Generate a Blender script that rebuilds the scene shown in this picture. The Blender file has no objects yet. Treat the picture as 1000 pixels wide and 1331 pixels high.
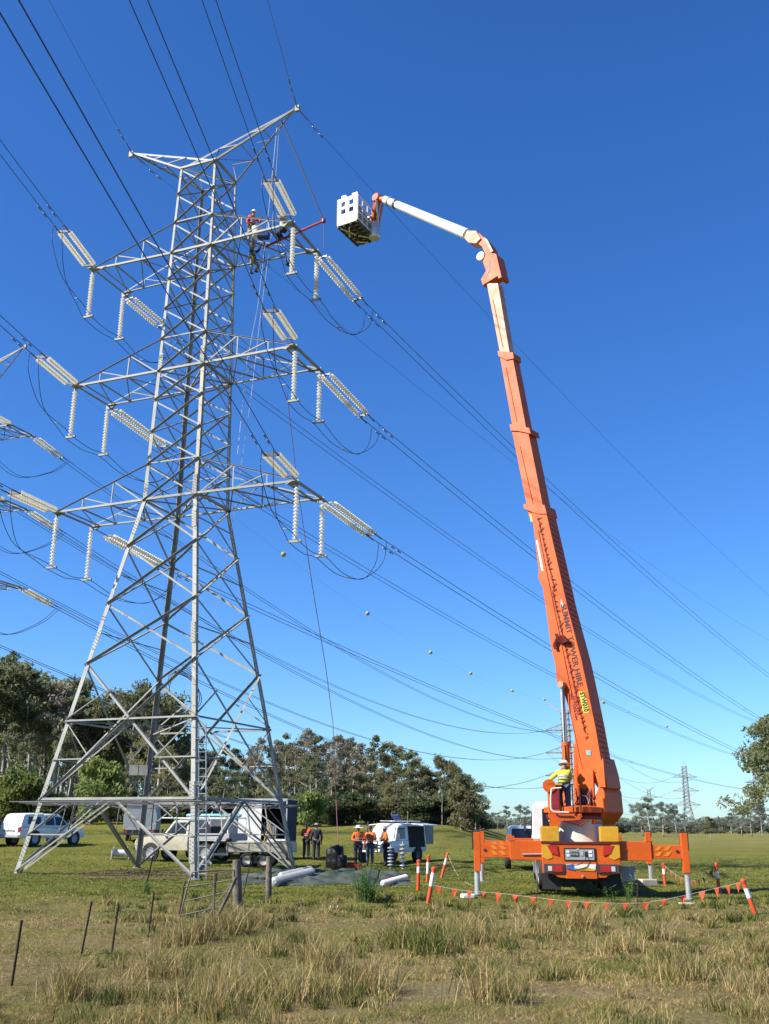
import bpy, bmesh, math, random
import numpy as np
from mathutils import Vector, Matrix, Quaternion, noise
R = math.radians
random.seed(7)
rng = np.random.default_rng(11)
scene = bpy.context.scene
col = scene.collection

# ------------------------------------------------------------------ camera
EYE = 1.75
F_PX, PITCH, ROLL = 1305.27, 17.442, .281
_p, _r = R(PITCH), R(ROLL)
FW = np.array([0, math.cos(_p), math.sin(_p)])
_u0 = np.array([0, -math.sin(_p), math.cos(_p)])
_r0 = np.array([1., 0, 0])
RT = _r0 * math.cos(_r) + _u0 * math.sin(_r)
UP = -_r0 * math.sin(_r) + _u0 * math.cos(_r)
ORI = np.array([0, 0, EYE])
cam = bpy.data.cameras.new('camera'); camo = bpy.data.objects.new('camera', cam); col.objects.link(camo)
cam.sensor_fit = 'VERTICAL'; cam.sensor_height = 24; cam.lens = F_PX / 1331 * 24
cam.clip_start = .1; cam.clip_end = 20000
camo.matrix_world = Matrix(((RT[0], UP[0], -FW[0], 0), (RT[1], UP[1], -FW[1], 0), (RT[2], UP[2], -FW[2], EYE), (0, 0, 0, 1)))
scene.camera = camo
# ------------------------------------------------------------------ world, sun
SUN = Vector((-.93, -.40, 0)).normalized()
SUN_EL = R(38)
world = bpy.data.worlds.new('World'); scene.world = world; world.use_nodes = True
nt = world.node_tree; nt.nodes.clear()
sky = nt.nodes.new('ShaderNodeTexSky'); sky.sky_type = 'NISHITA'; sky.sun_disc = False
sky.sun_elevation = SUN_EL; sky.sun_rotation = math.atan2(SUN.x, SUN.y)
sky.air_density = 1.0; sky.dust_density = .35; sky.ozone_density = 3.2; sky.altitude = 60
bg = nt.nodes.new('ShaderNodeBackground'); bg.inputs[1].default_value = .063
hs = nt.nodes.new('ShaderNodeHueSaturation'); hs.inputs['Saturation'].default_value = 1.22; hs.inputs['Hue'].default_value = .503
wo = nt.nodes.new('ShaderNodeOutputWorld')
nt.links.new(sky.outputs[0], hs.inputs['Color']); tint = nt.nodes.new('ShaderNodeVectorMath'); tint.operation = 'MULTIPLY'; tint.inputs[1].default_value = (.80, 1.10, 1.47)
nt.links.new(hs.outputs[0], tint.inputs[0]); nt.links.new(tint.outputs[0], bg.inputs[0]); nt.links.new(bg.outputs[0], wo.inputs[0])
sl = bpy.data.lights.new('sun', 'SUN'); sl.energy = 4.9; sl.angle = R(.53); sl.color = (1, .94, .82)
so = bpy.data.objects.new('sun', sl); col.objects.link(so)
sd = Vector((SUN.x * math.cos(SUN_EL), SUN.y * math.cos(SUN_EL), math.sin(SUN_EL)))
so.rotation_euler = sd.to_track_quat('Z', 'Y').to_euler(); so.location = (-20, -20, 60)
scene.view_settings.view_transform = 'Standard'; scene.view_settings.look = 'None'
scene.view_settings.exposure = 1.12; scene.view_settings.gamma = 1; scene.view_settings.use_curve_mapping = False
scene.render.resolution_x = 769; scene.render.resolution_y = 1024

# ------------------------------------------------------------------ view helpers (a pixel of the 1000x1331 photo -> a place)
def ray(x, y): return FW + RT * (x - 500) / F_PX - UP * (y - 665.5) / F_PX
def atZ(x, y, z): d = ray(x, y); return Vector(ORI + d * (z - EYE) / d[2])
def atY(x, y, Y): d = ray(x, y); return Vector(ORI + d * Y / d[1])
def onplane(x, y, P, n):
    d = ray(x, y); P = np.array(P); n = np.array(n)
    return Vector(ORI + d * float((P - ORI) @ n / (d @ n)))
def sstep(a, b, x):
    t = np.clip((x - a) / (b - a), 0, 1); return t * t * (3 - 2 * t)
def terrain(x, y):
    r = np.hypot(x, y)
    az = np.arctan2(x, np.maximum(y, 1e-3))
    front = sstep(20, 45, y)
    m = 1 - sstep(.05, .155, az)
    z = 2.75 * sstep(40, 135, y) * m * front
    z = z + .55 * sstep(8, 22, -x) * sstep(38, 56, y) * (1 - sstep(70, 120, y)) * .6
    z = z + 1.0 * sstep(150, 700, r) * front
    a = .045 * sstep(8, 14, r)
    z = z + .02 * sstep(8, 12, r) * (1 - sstep(70, 90, r)) * np.sin(x * 3.7 + 2 * np.sin(y * 2.3)) * np.cos(y * 4.3 + 1.7 * np.sin(x * 2.9))
    z = z + a * (np.sin(x * .83 + 1.3 * np.sin(y * .31)) * np.cos(y * .71 + x * .2) + .6 * np.sin(x * 2.1 + y * 1.3) * np.cos(y * 1.9 - x * .7))
    return z
def G(px, py):
    d = ray(px, py); t = 5.
    prev = t
    while t < 900:
        P = ORI + d * t
        if P[2] <= float(terrain(P[0], P[1])): break
        prev = t; t *= 1.01
    lo, hi = prev, t
    for _ in range(30):
        m = (lo + hi) / 2; P = ORI + d * m
        if P[2] <= float(terrain(P[0], P[1])): hi = m
        else: lo = m
    return Vector(ORI + d * hi)
def tz(x, y): return float(terrain(x, y))

# ------------------------------------------------------------------ materials
def mat(name, c, rough=.6, metal=0., var=.12, scale=3., bump=0., bscale=40., spec=.5, c2=None, coat=0., translucent=0., objrand=0., k=.64):
    c = tuple(x * k for x in c); c2 = tuple(x * k for x in c2) if c2 else None
    m = bpy.data.materials.new(name); m.use_nodes = True; n = m.node_tree.nodes; L = m.node_tree.links
    b = n['Principled BSDF']; b.inputs['Roughness'].default_value = rough; b.inputs['Metallic'].default_value = metal
    b.inputs['Specular IOR Level'].default_value = spec
    if coat: b.inputs['Coat Weight'].default_value = coat; b.inputs['Coat Roughness'].default_value = .08
    tc = n.new('ShaderNodeTexCoord'); no = n.new('ShaderNodeTexNoise'); no.inputs['Scale'].default_value = scale; no.inputs['Detail'].default_value = 6
    L.new(tc.outputs['Object'], no.inputs['Vector'])
    r = n.new('ShaderNodeValToRGB'); r.color_ramp.elements[0].position = .32; r.color_ramp.elements[1].position = .68
    c2_ = c2 or tuple(x * (1 - var) for x in c); c1_ = c if c2 else tuple(min(1, x * (1 + var)) for x in c)
    r.color_ramp.elements[0].color = (*c2_, 1); r.color_ramp.elements[1].color = (*c1_, 1)
    L.new(no.outputs['Fac'], r.inputs[0])
    out = r.outputs[0]
    ng = n.new('ShaderNodeTexNoise'); ng.inputs['Scale'].default_value = scale * 7; ng.inputs['Detail'].default_value = 8; ng.inputs['Roughness'].default_value = .7; L.new(tc.outputs['Object'], ng.inputs['Vector'])
    mg = n.new('ShaderNodeMapRange'); mg.inputs[1].default_value = .35; mg.inputs[2].default_value = .7; mg.inputs[3].default_value = .86; mg.inputs[4].default_value = 1.08; L.new(ng.outputs['Fac'], mg.inputs[0])
    hg = n.new('ShaderNodeHueSaturation'); L.new(mg.outputs[0], hg.inputs['Value']); L.new(out, hg.inputs['Color']); out = hg.outputs[0]
    if objrand:
        oi = n.new('ShaderNodeObjectInfo'); mr = n.new('ShaderNodeMapRange'); mr.inputs[3].default_value = 1 - objrand; mr.inputs[4].default_value = 1 + objrand
        h = n.new('ShaderNodeHueSaturation'); L.new(oi.outputs['Random'], mr.inputs[0]); L.new(mr.outputs[0], h.inputs['Value']); L.new(out, h.inputs['Color']); out = h.outputs[0]
    L.new(out, b.inputs['Base Color'])
    if rough < .95:
        mr = n.new('ShaderNodeMapRange'); mr.inputs[3].default_value = max(0, rough - .08); mr.inputs[4].default_value = min(1, rough + .12)
        L.new(no.outputs['Fac'], mr.inputs[0]); L.new(mr.outputs[0], b.inputs['Roughness'])
    if bump:
        n2 = n.new('ShaderNodeTexNoise'); n2.inputs['Scale'].default_value = bscale; n2.inputs['Detail'].default_value = 5
        L.new(tc.outputs['Object'], n2.inputs['Vector'])
        bp = n.new('ShaderNodeBump'); bp.inputs['Strength'].default_value = bump; bp.inputs['Distance'].default_value = .02
        L.new(n2.outputs['Fac'], bp.inputs['Height']); L.new(bp.outputs[0], b.inputs['Normal'])
    if translucent:
        tr = n.new('ShaderNodeBsdfTranslucent'); mx = n.new('ShaderNodeMixShader'); mx.inputs[0].default_value = translucent
        L.new(out, tr.inputs[0]); L.new(b.outputs[0], mx.inputs[1]); L.new(tr.outputs[0], mx.inputs[2]); L.new(mx.outputs[0], n['Material Output'].inputs[0])
    return m
M = {}
M['steel'] = mat('galvanised_steel', (.45, .455, .42), .6, 0, c2=(.29, .295, .27), scale=1.1, bump=.12, bscale=12, spec=.4, k=.66)
M['steel_old'] = mat('weathered_steel', (.36, .34, .27), .55, .2, c2=(.27, .25, .2), scale=2)
M['bolt'] = mat('bolt_dark', (.16, .16, .16), .6, .3)
M['sign'] = mat('sign_plate', (.34, .34, .31), .5)
M['ladder'] = mat('ladder_alloy', (.50, .56, .58), .5, 0)
M['glass_disc'] = mat('insulator_glass', (1., .985, .92), .2, 0, c2=(.95, .93, .85), scale=14, coat=.3, translucent=.6, k=.88)
M['fitting'] = mat('fitting_steel', (.22, .22, .22), .5, .5)
M['wire'] = mat('conductor_alloy', (.07, .07, .08), .5, .4)
M['wire_far'] = mat('conductor_grey', (.14, .15, .18), .6, .2)
M['ball'] = mat('marker_ball_paint', (.65, .50, .12), .5, c2=(.55, .42, .12))
M['orange'] = mat('orange_truck_paint', (.82, .135, .010), .45, 0, var=.08, scale=1.2, spec=.35)
M['orange_l'] = mat('orange_boom_paint', (.84, .13, .012), .5, 0, var=.14, scale=.9, spec=.3, bump=.05, bscale=3)
M['orange_s'] = mat('weathered_orange_boom_paint', (.70, .115, .02), .5, 0, c2=(.76, .17, .05), scale=2.2, spec=.3)
M['orange_p'] = mat('faded_pink_orange_paint', (.74, .27, .14), .45, 0, c2=(.78, .46, .32), scale=1.6, spec=.3)
M['red'] = mat('red_reflector', (.62, .02, .015), .25, coat=.5)
M['redbrown'] = mat('dark_red_hose', (.16, .015, .012), .5)
M['yellow'] = mat('yellow_box_paint', (.84, .42, .02), .4, var=.07)
M['chev'] = mat('chevron_yellow', (.92, .30, .02), .4, var=.06)
M['white'] = mat('white_paint', (.80, .80, .78), .35, var=.04, coat=.3, k=.85)
M['cream'] = mat('cream_paint', (.66, .62, .50), .5, c2=(.52, .48, .37), scale=4)
M['ped'] = mat('cream_pedestal_paint', (.78, .70, .58), .45, var=.05)
M['silver'] = mat('silver_rod', (.66, .66, .66), .22, .5, k=.8)
M['grey'] = mat('grey_paint', (.30, .31, .32), .5)
M['lgrey'] = mat('light_grey_paint', (.46, .48, .50), .45)
M['dgrey'] = mat('dark_grey_plastic', (.055, .055, .06), .55)
M['black'] = mat('black_rubber', (.018, .018, .018), .75, bump=.2, bscale=60)
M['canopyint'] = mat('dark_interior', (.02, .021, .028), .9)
M['glass'] = mat('dark_window_glass', (.022, .028, .035), .16, spec=.45)
M['tail'] = mat('tail_lamp_red', (.55, .02, .02), .2, coat=.6)
M['lamp'] = mat('clear_lamp', (.75, .75, .72), .15, coat=.6)
M['blue'] = mat('light_blue_paint', (.16, .50, .62), .4)
M['bluebag'] = mat('blue_canvas', (.03, .08, .30), .8)
M['skin'] = mat('skin', (.42, .22, .14), .6, var=.05)
M['navy'] = mat('navy_cloth', (.014, .018, .045), .85, var=.2, scale=9)
M['jeans'] = mat('blue_denim', (.07, .12, .23), .85, var=.25, scale=9)
M['hivis_o'] = mat('hi_vis_orange_cloth', (1., .20, .03), .8, var=.12, scale=8)
M['hivis_r'] = mat('red_cloth', (.95, .10, .035), .8, var=.15, scale=8)
M['hivis_y'] = mat('hi_vis_yellow_cloth', (.68, .74, .05), .8, var=.12, scale=8)
M['plate_y'] = mat('yellow_number_plate', (.80, .72, .06), .5)
M['dark_letter'] = mat('dark_letter_paint', (.05, .012, .01), .5)
M['drum'] = mat('drum_plastic', (.012, .012, .014), .5, spec=.25)
M['khaki'] = mat('khaki_cloth', (.36, .34, .27), .85, var=.25, scale=9)
M['boot'] = mat('boot_leather', (.10, .055, .03), .7)
M['helmet'] = mat('white_helmet_shell', (.8, .8, .78), .3, var=.03, k=.85)
M['rope_w'] = mat('white_rope', (.75, .75, .72), .8)
M['rope_p'] = mat('dark_pink_rope', (.30, .10, .12), .8)
M['strap'] = mat('navy_strap', (.02, .03, .08), .7)
M['pole_red'] = mat('red_pole_paint', (.42, .02, .03), .5, c2=(.25, .02, .03), scale=4)
M['bollard'] = mat('bollard_orange', (.88, .10, .02), .45, var=.06)
M['flag'] = mat('flag_orange', (.9, .12, .03), .7, var=.08, translucent=.3)
M['tarp'] = mat('grey_green_tarp', (.035, .050, .032), .6, c2=(.13, .155, .10), scale=1.1, bump=.4, bscale=7)
M['wood'] = mat('weathered_post_wood', (.25, .21, .16), .9, c2=(.12, .10, .08), scale=6, bump=.6, bscale=25)
M['rust'] = mat('rusty_steel', (.075, .045, .032), .85, c2=(.04, .028, .022), scale=9, bump=.3)
M['gatepipe'] = mat('galvanised_gate_pipe', (.25, .23, .20), .6, .3, c2=(.14, .11, .09), scale=5)
M['soil'] = mat('bare_soil', (.22, .15, .09), .95)
M['bark'] = mat('gum_bark', (.62, .57, .48), .9, c2=(.20, .17, .14), scale=1.2, bump=.3, bscale=6, objrand=.3)
M['bark_r'] = mat('reddish_bark', (.22, .10, .06), .9, c2=(.12, .06, .04), scale=1.5)
def leafmat(nm, c, c2, tr=.5): return mat(nm, c, .6, 0, k=1.12, c2=c2, scale=.9, translucent=tr, objrand=.28, spec=.25)
M['leaf_gum'] = leafmat('gum_leaves', (.20, .215, .105), (.10, .115, .055))
M['leaf_olive'] = leafmat('olive_leaves', (.25, .235, .115), (.135, .135, .065))
M['leaf_grey'] = leafmat('sparse_grey_leaves', (.30, .265, .195), (.19, .17, .12))
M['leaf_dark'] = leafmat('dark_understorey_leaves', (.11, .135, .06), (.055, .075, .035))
M['leaf_bright'] = leafmat('wattle_leaves', (.19, .23, .06), (.115, .15, .045))
M['leaf_haze'] = leafmat('haze_paled_leaves', (.20, .225, .17), (.145, .165, .13))  # distance haze put into the leaf colour as a paler tone
M['weedleaf'] = leafmat('weed_leaves', (.15, .26, .07), (.09, .17, .045))

# ------------------------------------------------------------------ mesh builder
def frame(d, up=Vector((0, 0, 1))):
    d = d.normalized(); s = d.cross(up)
    if s.length < 1e-4: s = d.cross(Vector((0, 1, 0)))
    s.normalize(); return s, s.cross(d).normalized()
class MB:
    def __init__(self): self.v = []; self.f = []
    def add(self, vs, fs):
        n = len(self.v); self.v += [Vector(v) for v in vs]; self.f += [tuple(i + n for i in f) for f in fs]; return self
    def box(self, c, s, rot=None, taper=1.):
        c = Vector(c); s = Vector(s) / 2; vs = []
        for z in (-1, 1):
            t = taper if z > 0 else 1
            for x, y in ((-1, -1), (1, -1), (1, 1), (-1, 1)):
                p = Vector((x * s.x * t, y * s.y * t, z * s.z))
                if rot: p = rot @ p
                vs.append(c + p)
        return self.add(vs, [(3, 2, 1, 0), (4, 5, 6, 7), (0, 1, 5, 4), (1, 2, 6, 5), (2, 3, 7, 6), (3, 0, 4, 7)])
    def span(self, x0, x1, y0, y1, z0, z1): return self.box(((x0 + x1) / 2, (y0 + y1) / 2, (z0 + z1) / 2), (x1 - x0, y1 - y0, z1 - z0))
    def bar(self, a, b, w, h, up=Vector((0, 0, 1))):
        a, b = Vector(a), Vector(b); s, u = frame(b - a, up); s *= w / 2; u *= h / 2
        return self.add([a - s - u, a + s - u, a + s + u, a - s + u, b - s - u, b + s - u, b + s + u, b - s + u],
                        [(0, 1, 2, 3), (7, 6, 5, 4), (4, 5, 1, 0), (5, 6, 2, 1), (6, 7, 3, 2), (7, 4, 0, 3)])
    def angle(self, a, b, u, v, w, t=.02):   # an L-section: flanges from a-b line along u and v
        a, b = Vector(a), Vector(b); d = (b - a).normalized()
        u = (u - d * u.dot(d)).normalized(); v = (v - d * v.dot(d)); v = (v - u * v.dot(u)).normalized()
        pr = [(0, 0), (w, 0), (w, t), (t, t), (t, w), (0, w)]
        vs = [p + u * x + v * y for p in (a, b) for x, y in pr]
        fs = [(i, (i + 1) % 6, 6 + (i + 1) % 6, 6 + i) for i in range(6)] + [(3, 2, 1, 0), (5, 4, 3, 0), (6, 7, 8, 9), (6, 9, 10, 11)]
        if u.cross(v).dot(d) > 0: pass
        return self.add(vs, fs)
    def tube(self, pts, rad, n=6, cap=True, up=Vector((0, 0, 1))):
        pts = [Vector(p) for p in pts]; k = len(pts); rad = rad if isinstance(rad, (list, tuple)) else [rad] * k
        vs = []; pu = None
        for i, p in enumerate(pts):
            d = (pts[min(i + 1, k - 1)] - pts[max(i - 1, 0)])
            s, u = frame(d, up)
            if pu is not None and abs(s.dot(pu)) > 1e-3:
                if s.dot(pu) < 0: s = -s; u = -u
            pu = s
            for j in range(n):
                a = 2 * math.pi * j / n; vs.append(p + (s * math.cos(a) + u * math.sin(a)) * rad[i])
        fs = []
        for i in range(k - 1):
            for j in range(n):
                fs.append((i * n + j, i * n + (j + 1) % n, (i + 1) * n + (j + 1) % n, (i + 1) * n + j))
        if cap: fs += [tuple(range(n))[::-1], tuple((k - 1) * n + j for j in range(n))]
        return self.add(vs, fs)
    def lathe(self, prof, n=16, o=(0, 0, 0), axis=Vector((0, 0, 1)), caps=True):   # prof: (radius, height)
        o = Vector(o); q = Vector((0, 0, 1)).rotation_difference(Vector(axis).normalized()); vs = []
        for r_, h in prof:
            for j in range(n):
                a = 2 * math.pi * j / n; vs.append(o + q @ Vector((r_ * math.cos(a), r_ * math.sin(a), h)))
        fs = []; k = len(prof)
        for i in range(k - 1):
            for j in range(n): fs.append((i * n + j, i * n + (j + 1) % n, (i + 1) * n + (j + 1) % n, (i + 1) * n + j))
        if caps: fs += [tuple(range(n))[::-1], tuple((k - 1) * n + j for j in range(n))]
        return self.add(vs, fs)
    def prism(self, outline, off):      # outline: points in 3D (planar), off: extrusion vector
        n = len(outline); o = Vector(off); vs = [Vector(p) for p in outline] + [Vector(p) + o for p in outline]
        return self.add(vs, [tuple(range(n))[::-1], tuple(range(n, 2 * n))] + [(i, (i + 1) % n, n + (i + 1) % n, n + i) for i in range(n)])
    def loft(self, secs):
        n = len(secs[0]); vs = [p for s in secs for p in s]; fs = []
        for i in range(len(secs) - 1):
            for j in range(n): fs.append((i * n + j, i * n + (j + 1) % n, (i + 1) * n + (j + 1) % n, (i + 1) * n + j))
        k = len(secs); fs += [tuple(range(n))[::-1], tuple((k - 1) * n + j for j in range(n))]
        return self.add(vs, fs)
    def build(self, name, m, parent=None, world=False, smooth=False, bevel=0, fix=True, loc=None):
        vs = self.v; MI = None
        if parent is not None:
            if world: MI = rootM(parent).inverted(); vs = [MI @ v for v in vs]
            lc = Vector((0, 0, 0))
        else:
            if loc is not None: lc = Vector(loc)
            else:
                mn = [min(v[i] for v in vs) for i in range(3)]; mx = [max(v[i] for v in vs) for i in range(3)]
                lc = Vector(((mn[0] + mx[0]) / 2, (mn[1] + mx[1]) / 2, mn[2]))
            if world: vs = [v - lc for v in vs]
        me = bpy.data.meshes.new(name); me.from_pydata([tuple(v) for v in vs], [], self.f); me.update()
        if fix:
            bm = bmesh.new(); bm.from_mesh(me); bmesh.ops.recalc_face_normals(bm, faces=bm.faces)
            if bevel: bmesh.ops.bevel(bm, geom=list(bm.edges), offset=bevel, segments=1, affect='EDGES', clamp_overlap=True)
            bm.to_mesh(me); bm.free()
        if smooth:
            me.polygons.foreach_set('use_smooth', [True] * len(me.polygons))
            if smooth != 2: me.set_sharp_from_angle(angle=R(42))
        me.materials.append(m)
        o = bpy.data.objects.new(name, me); col.objects.link(o); o.location = lc
        if parent is not None: o.parent = parent
        return o
def rootM(o):
    m = Matrix.Identity(4)
    while o is not None: m = Matrix.LocRotScale(o.location, o.rotation_euler, o.scale) @ m; o = o.parent
    return m
def tag(o, label=None, cat=None, group=None, kind=None):
    if label: o['label'] = label
    if cat: o['category'] = cat
    if group: o['group'] = group
    if kind: o['kind'] = kind
    return o
def empty(name, loc, rz=0, label=None, cat=None, group=None):
    o = bpy.data.objects.new(name, None); col.objects.link(o); o.location = loc; o.rotation_euler = (0, 0, rz); o.empty_display_size = .3
    return tag(o, label, cat, group)
def copy_tree(o, parent=None):
    c = o.copy(); col.objects.link(c)
    if parent is not None: c.parent = parent
    for ch in list(o.children): copy_tree(ch, c)
    return c
def V(*a): return Vector(a)
def bez(pts, n=8):      # catmull-rom through the points
    pts = [Vector(p) for p in pts]; P = [pts[0] * 2 - pts[1]] + pts + [pts[-1] * 2 - pts[-2]]; out = []
    for i in range(1, len(P) - 2):
        for k in range(n):
            t = k / n; a, b, c, d = P[i - 1:i + 3]
            out.append(.5 * ((2 * b) + (c - a) * t + (2 * a - 5 * b + 4 * c - d) * t * t + (3 * b - 3 * c + d - a) * t ** 3))
    return out + [pts[-1]]

# ------------------------------------------------------------------ ground
def build_ground():
    m = bpy.data.materials.new('paddock_grass_ground'); m.use_nodes = True; n = m.node_tree.nodes; L = m.node_tree.links
    b = n['Principled BSDF']; b.inputs['Roughness'].default_value = .95; b.inputs['Specular IOR Level'].default_value = .1
    g = n.new('ShaderNodeNewGeometry')
    def noi(s, d=6, vec=None, rough=.6):
        x = n.new('ShaderNodeTexNoise'); x.inputs['Scale'].default_value = s; x.inputs['Detail'].default_value = d; x.inputs['Roughness'].default_value = rough
        L.new(vec or g.outputs['Position'], x.inputs['Vector']); return x.outputs['Fac']
    def ramp(f, st):
        r = n.new('ShaderNodeValToRGB'); e = r.color_ramp.elements
        while len(e) < len(st): e.new(.5)
        for i, (p, c) in enumerate(st): e[i].position = p; e[i].color = (*c, 1)
        L.new(f, r.inputs[0]); return r.outputs[0]
    def mix(f, a, b_):
        x = n.new('ShaderNodeMix'); x.data_type = 'RGBA'
        if isinstance(f, float): x.inputs[0].default_value = f
        else: L.new(f, x.inputs[0])
        for s, i in ((a, 6), (b_, 7)):
            if isinstance(s, tuple): x.inputs[i].default_value = (*s, 1)
            else: L.new(s, x.inputs[i])
        return x.outputs[2]
    fine = ramp(noi(26, 8), [(.28, (0.049, 0.058, 0.016)), (.5, (0.173, 0.167, 0.046)), (.72, (0.355, 0.283, 0.102))])
    med = ramp(noi(1.7, 7), [(.33, (0.099, 0.123, 0.024)), (.52, (0.198, 0.189, 0.048)), (.7, (0.388, 0.283, 0.114))])
    big = ramp(noi(.13, 5), [(.38, (0.140, 0.152, 0.034)), (.62, (0.314, 0.254, 0.084))])
    c = mix(.5, fine, med); c = mix(.4, c, big)
    hsn = n.new('ShaderNodeHueSaturation'); hsn.inputs['Saturation'].default_value = 1.12; hsn.inputs['Value'].default_value = 1.08; hsn.inputs['Hue'].default_value = .522; L.new(c, hsn.inputs['Color']); c = hsn.outputs[0]
    # foreground verge is drier: a broad band of paddock by the fence, and a yellower far field
    sx = n.new('ShaderNodeSeparateXYZ'); L.new(g.outputs['Position'], sx.inputs[0])
    mr = n.new('ShaderNodeMapRange'); mr.inputs[1].default_value = 29; mr.inputs[2].default_value = 21; L.new(sx.outputs[1], mr.inputs[0])
    mu = n.new('ShaderNodeMath'); mu.operation = 'MULTIPLY'; L.new(mr.outputs[0], mu.inputs[0]); L.new(ramp(noi(.45, 6), [(.30, (.25, .25, .25)), (.58, (.95, .95, .95))]), mu.inputs[1])
    c = mix(mu.outputs[0], c, ramp(noi(9, 8), [(.3, (0.167, 0.128, 0.052)), (.7, (0.464, 0.351, 0.178))]))
    m2 = n.new('ShaderNodeMapRange'); m2.inputs[1].default_value = 60; m2.inputs[2].default_value = 160; m2.inputs[4].default_value = .6; L.new(sx.outputs[1], m2.inputs[0])
    c = mix(m2.outputs[0], c, ramp(noi(.05, 6), [(.35, (0.232, 0.209, 0.063)), (.65, (0.348, 0.290, 0.098))]))
    # bare earth tracks beneath the steel tower
    def patch(cx, cy, rx, ry, k):
        vm = n.new('ShaderNodeMapping'); vm.inputs['Location'].default_value = (-cx / rx, -cy / ry, 0); vm.inputs['Scale'].default_value = (1 / rx, 1 / ry, 0); L.new(g.outputs['Position'], vm.inputs[0])
        ln = n.new('ShaderNodeVectorMath'); ln.operation = 'LENGTH'; L.new(vm.outputs[0], ln.inputs[0])
        ad = n.new('ShaderNodeMath'); ad.operation = 'ADD'; L.new(ln.outputs[1], ad.inputs[0]); L.new(noi(1.1, 6), ad.inputs[1])
        q = n.new('ShaderNodeMapRange'); q.inputs[1].default_value = 1.55; q.inputs[2].default_value = 1.15; q.inputs[3].default_value = 0; q.inputs[4].default_value = k
        L.new(ad.outputs[0], q.inputs[0]); return q.outputs[0]
    c = mix(patch(-8.2, 41, 4.6, 4.2, .8), c, ramp(noi(5, 6), [(.3, (.15, .10, .055)), (.7, (.29, .20, .125))]))
    c = mix(patch(1.2, 11.6, 2.4, 1.6, .5), c, (.36, .28, .17))
    kv = n.new('ShaderNodeVectorMath'); kv.operation = 'SCALE'; kv.inputs['Scale'].default_value = .68; L.new(c, kv.inputs[0])
    L.new(kv.outputs[0], b.inputs['Base Color'])
    bp = n.new('ShaderNodeBump'); bp.inputs['Strength'].default_value = .9; bp.inputs['Distance'].default_value = .16
    h = n.new('ShaderNodeMath'); h.operation = 'ADD'; L.new(noi(14, 8, rough=.7), h.inputs[0]); L.new(noi(3, 6), h.inputs[1]); L.new(h.outputs[0], bp.inputs['Height']); L.new(bp.outputs[0], b.inputs['Normal'])
    az = np.concatenate([np.arange(-180, -40, 5), np.arange(-40, 40, .4), np.arange(40, 180, 5)]) * math.pi / 180
    rad = np.concatenate([[.5], np.geomspace(2, 60, 190), np.geomspace(61.5, 9000, 90)])
    A, Rr = np.meshgrid(az, rad); X = Rr * np.sin(A); Y = Rr * np.cos(A); Z = terrain(X, Y)
    na, nr = len(az), len(rad); vs = np.stack([X, Y, Z], -1).reshape(-1, 3)
    i = np.arange(nr - 1)[:, None] * na; j = np.arange(na)[None]; j2 = (j + 1) % na
    q = np.stack([i + j, i + j2, i + na + j2, i + na + j], -1).reshape(-1, 4)[:, ::-1]
    me = bpy.data.meshes.new('ground'); me.from_pydata(vs.tolist(), [], q.tolist() + [tuple(range(na))]); me.update()
    me.polygons.foreach_set('use_smooth', [True] * len(me.polygons)); me.materials.append(m)
    o = bpy.data.objects.new('ground', me); col.objects.link(o); o['kind'] = 'structure'
    return o
build_ground()

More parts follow.
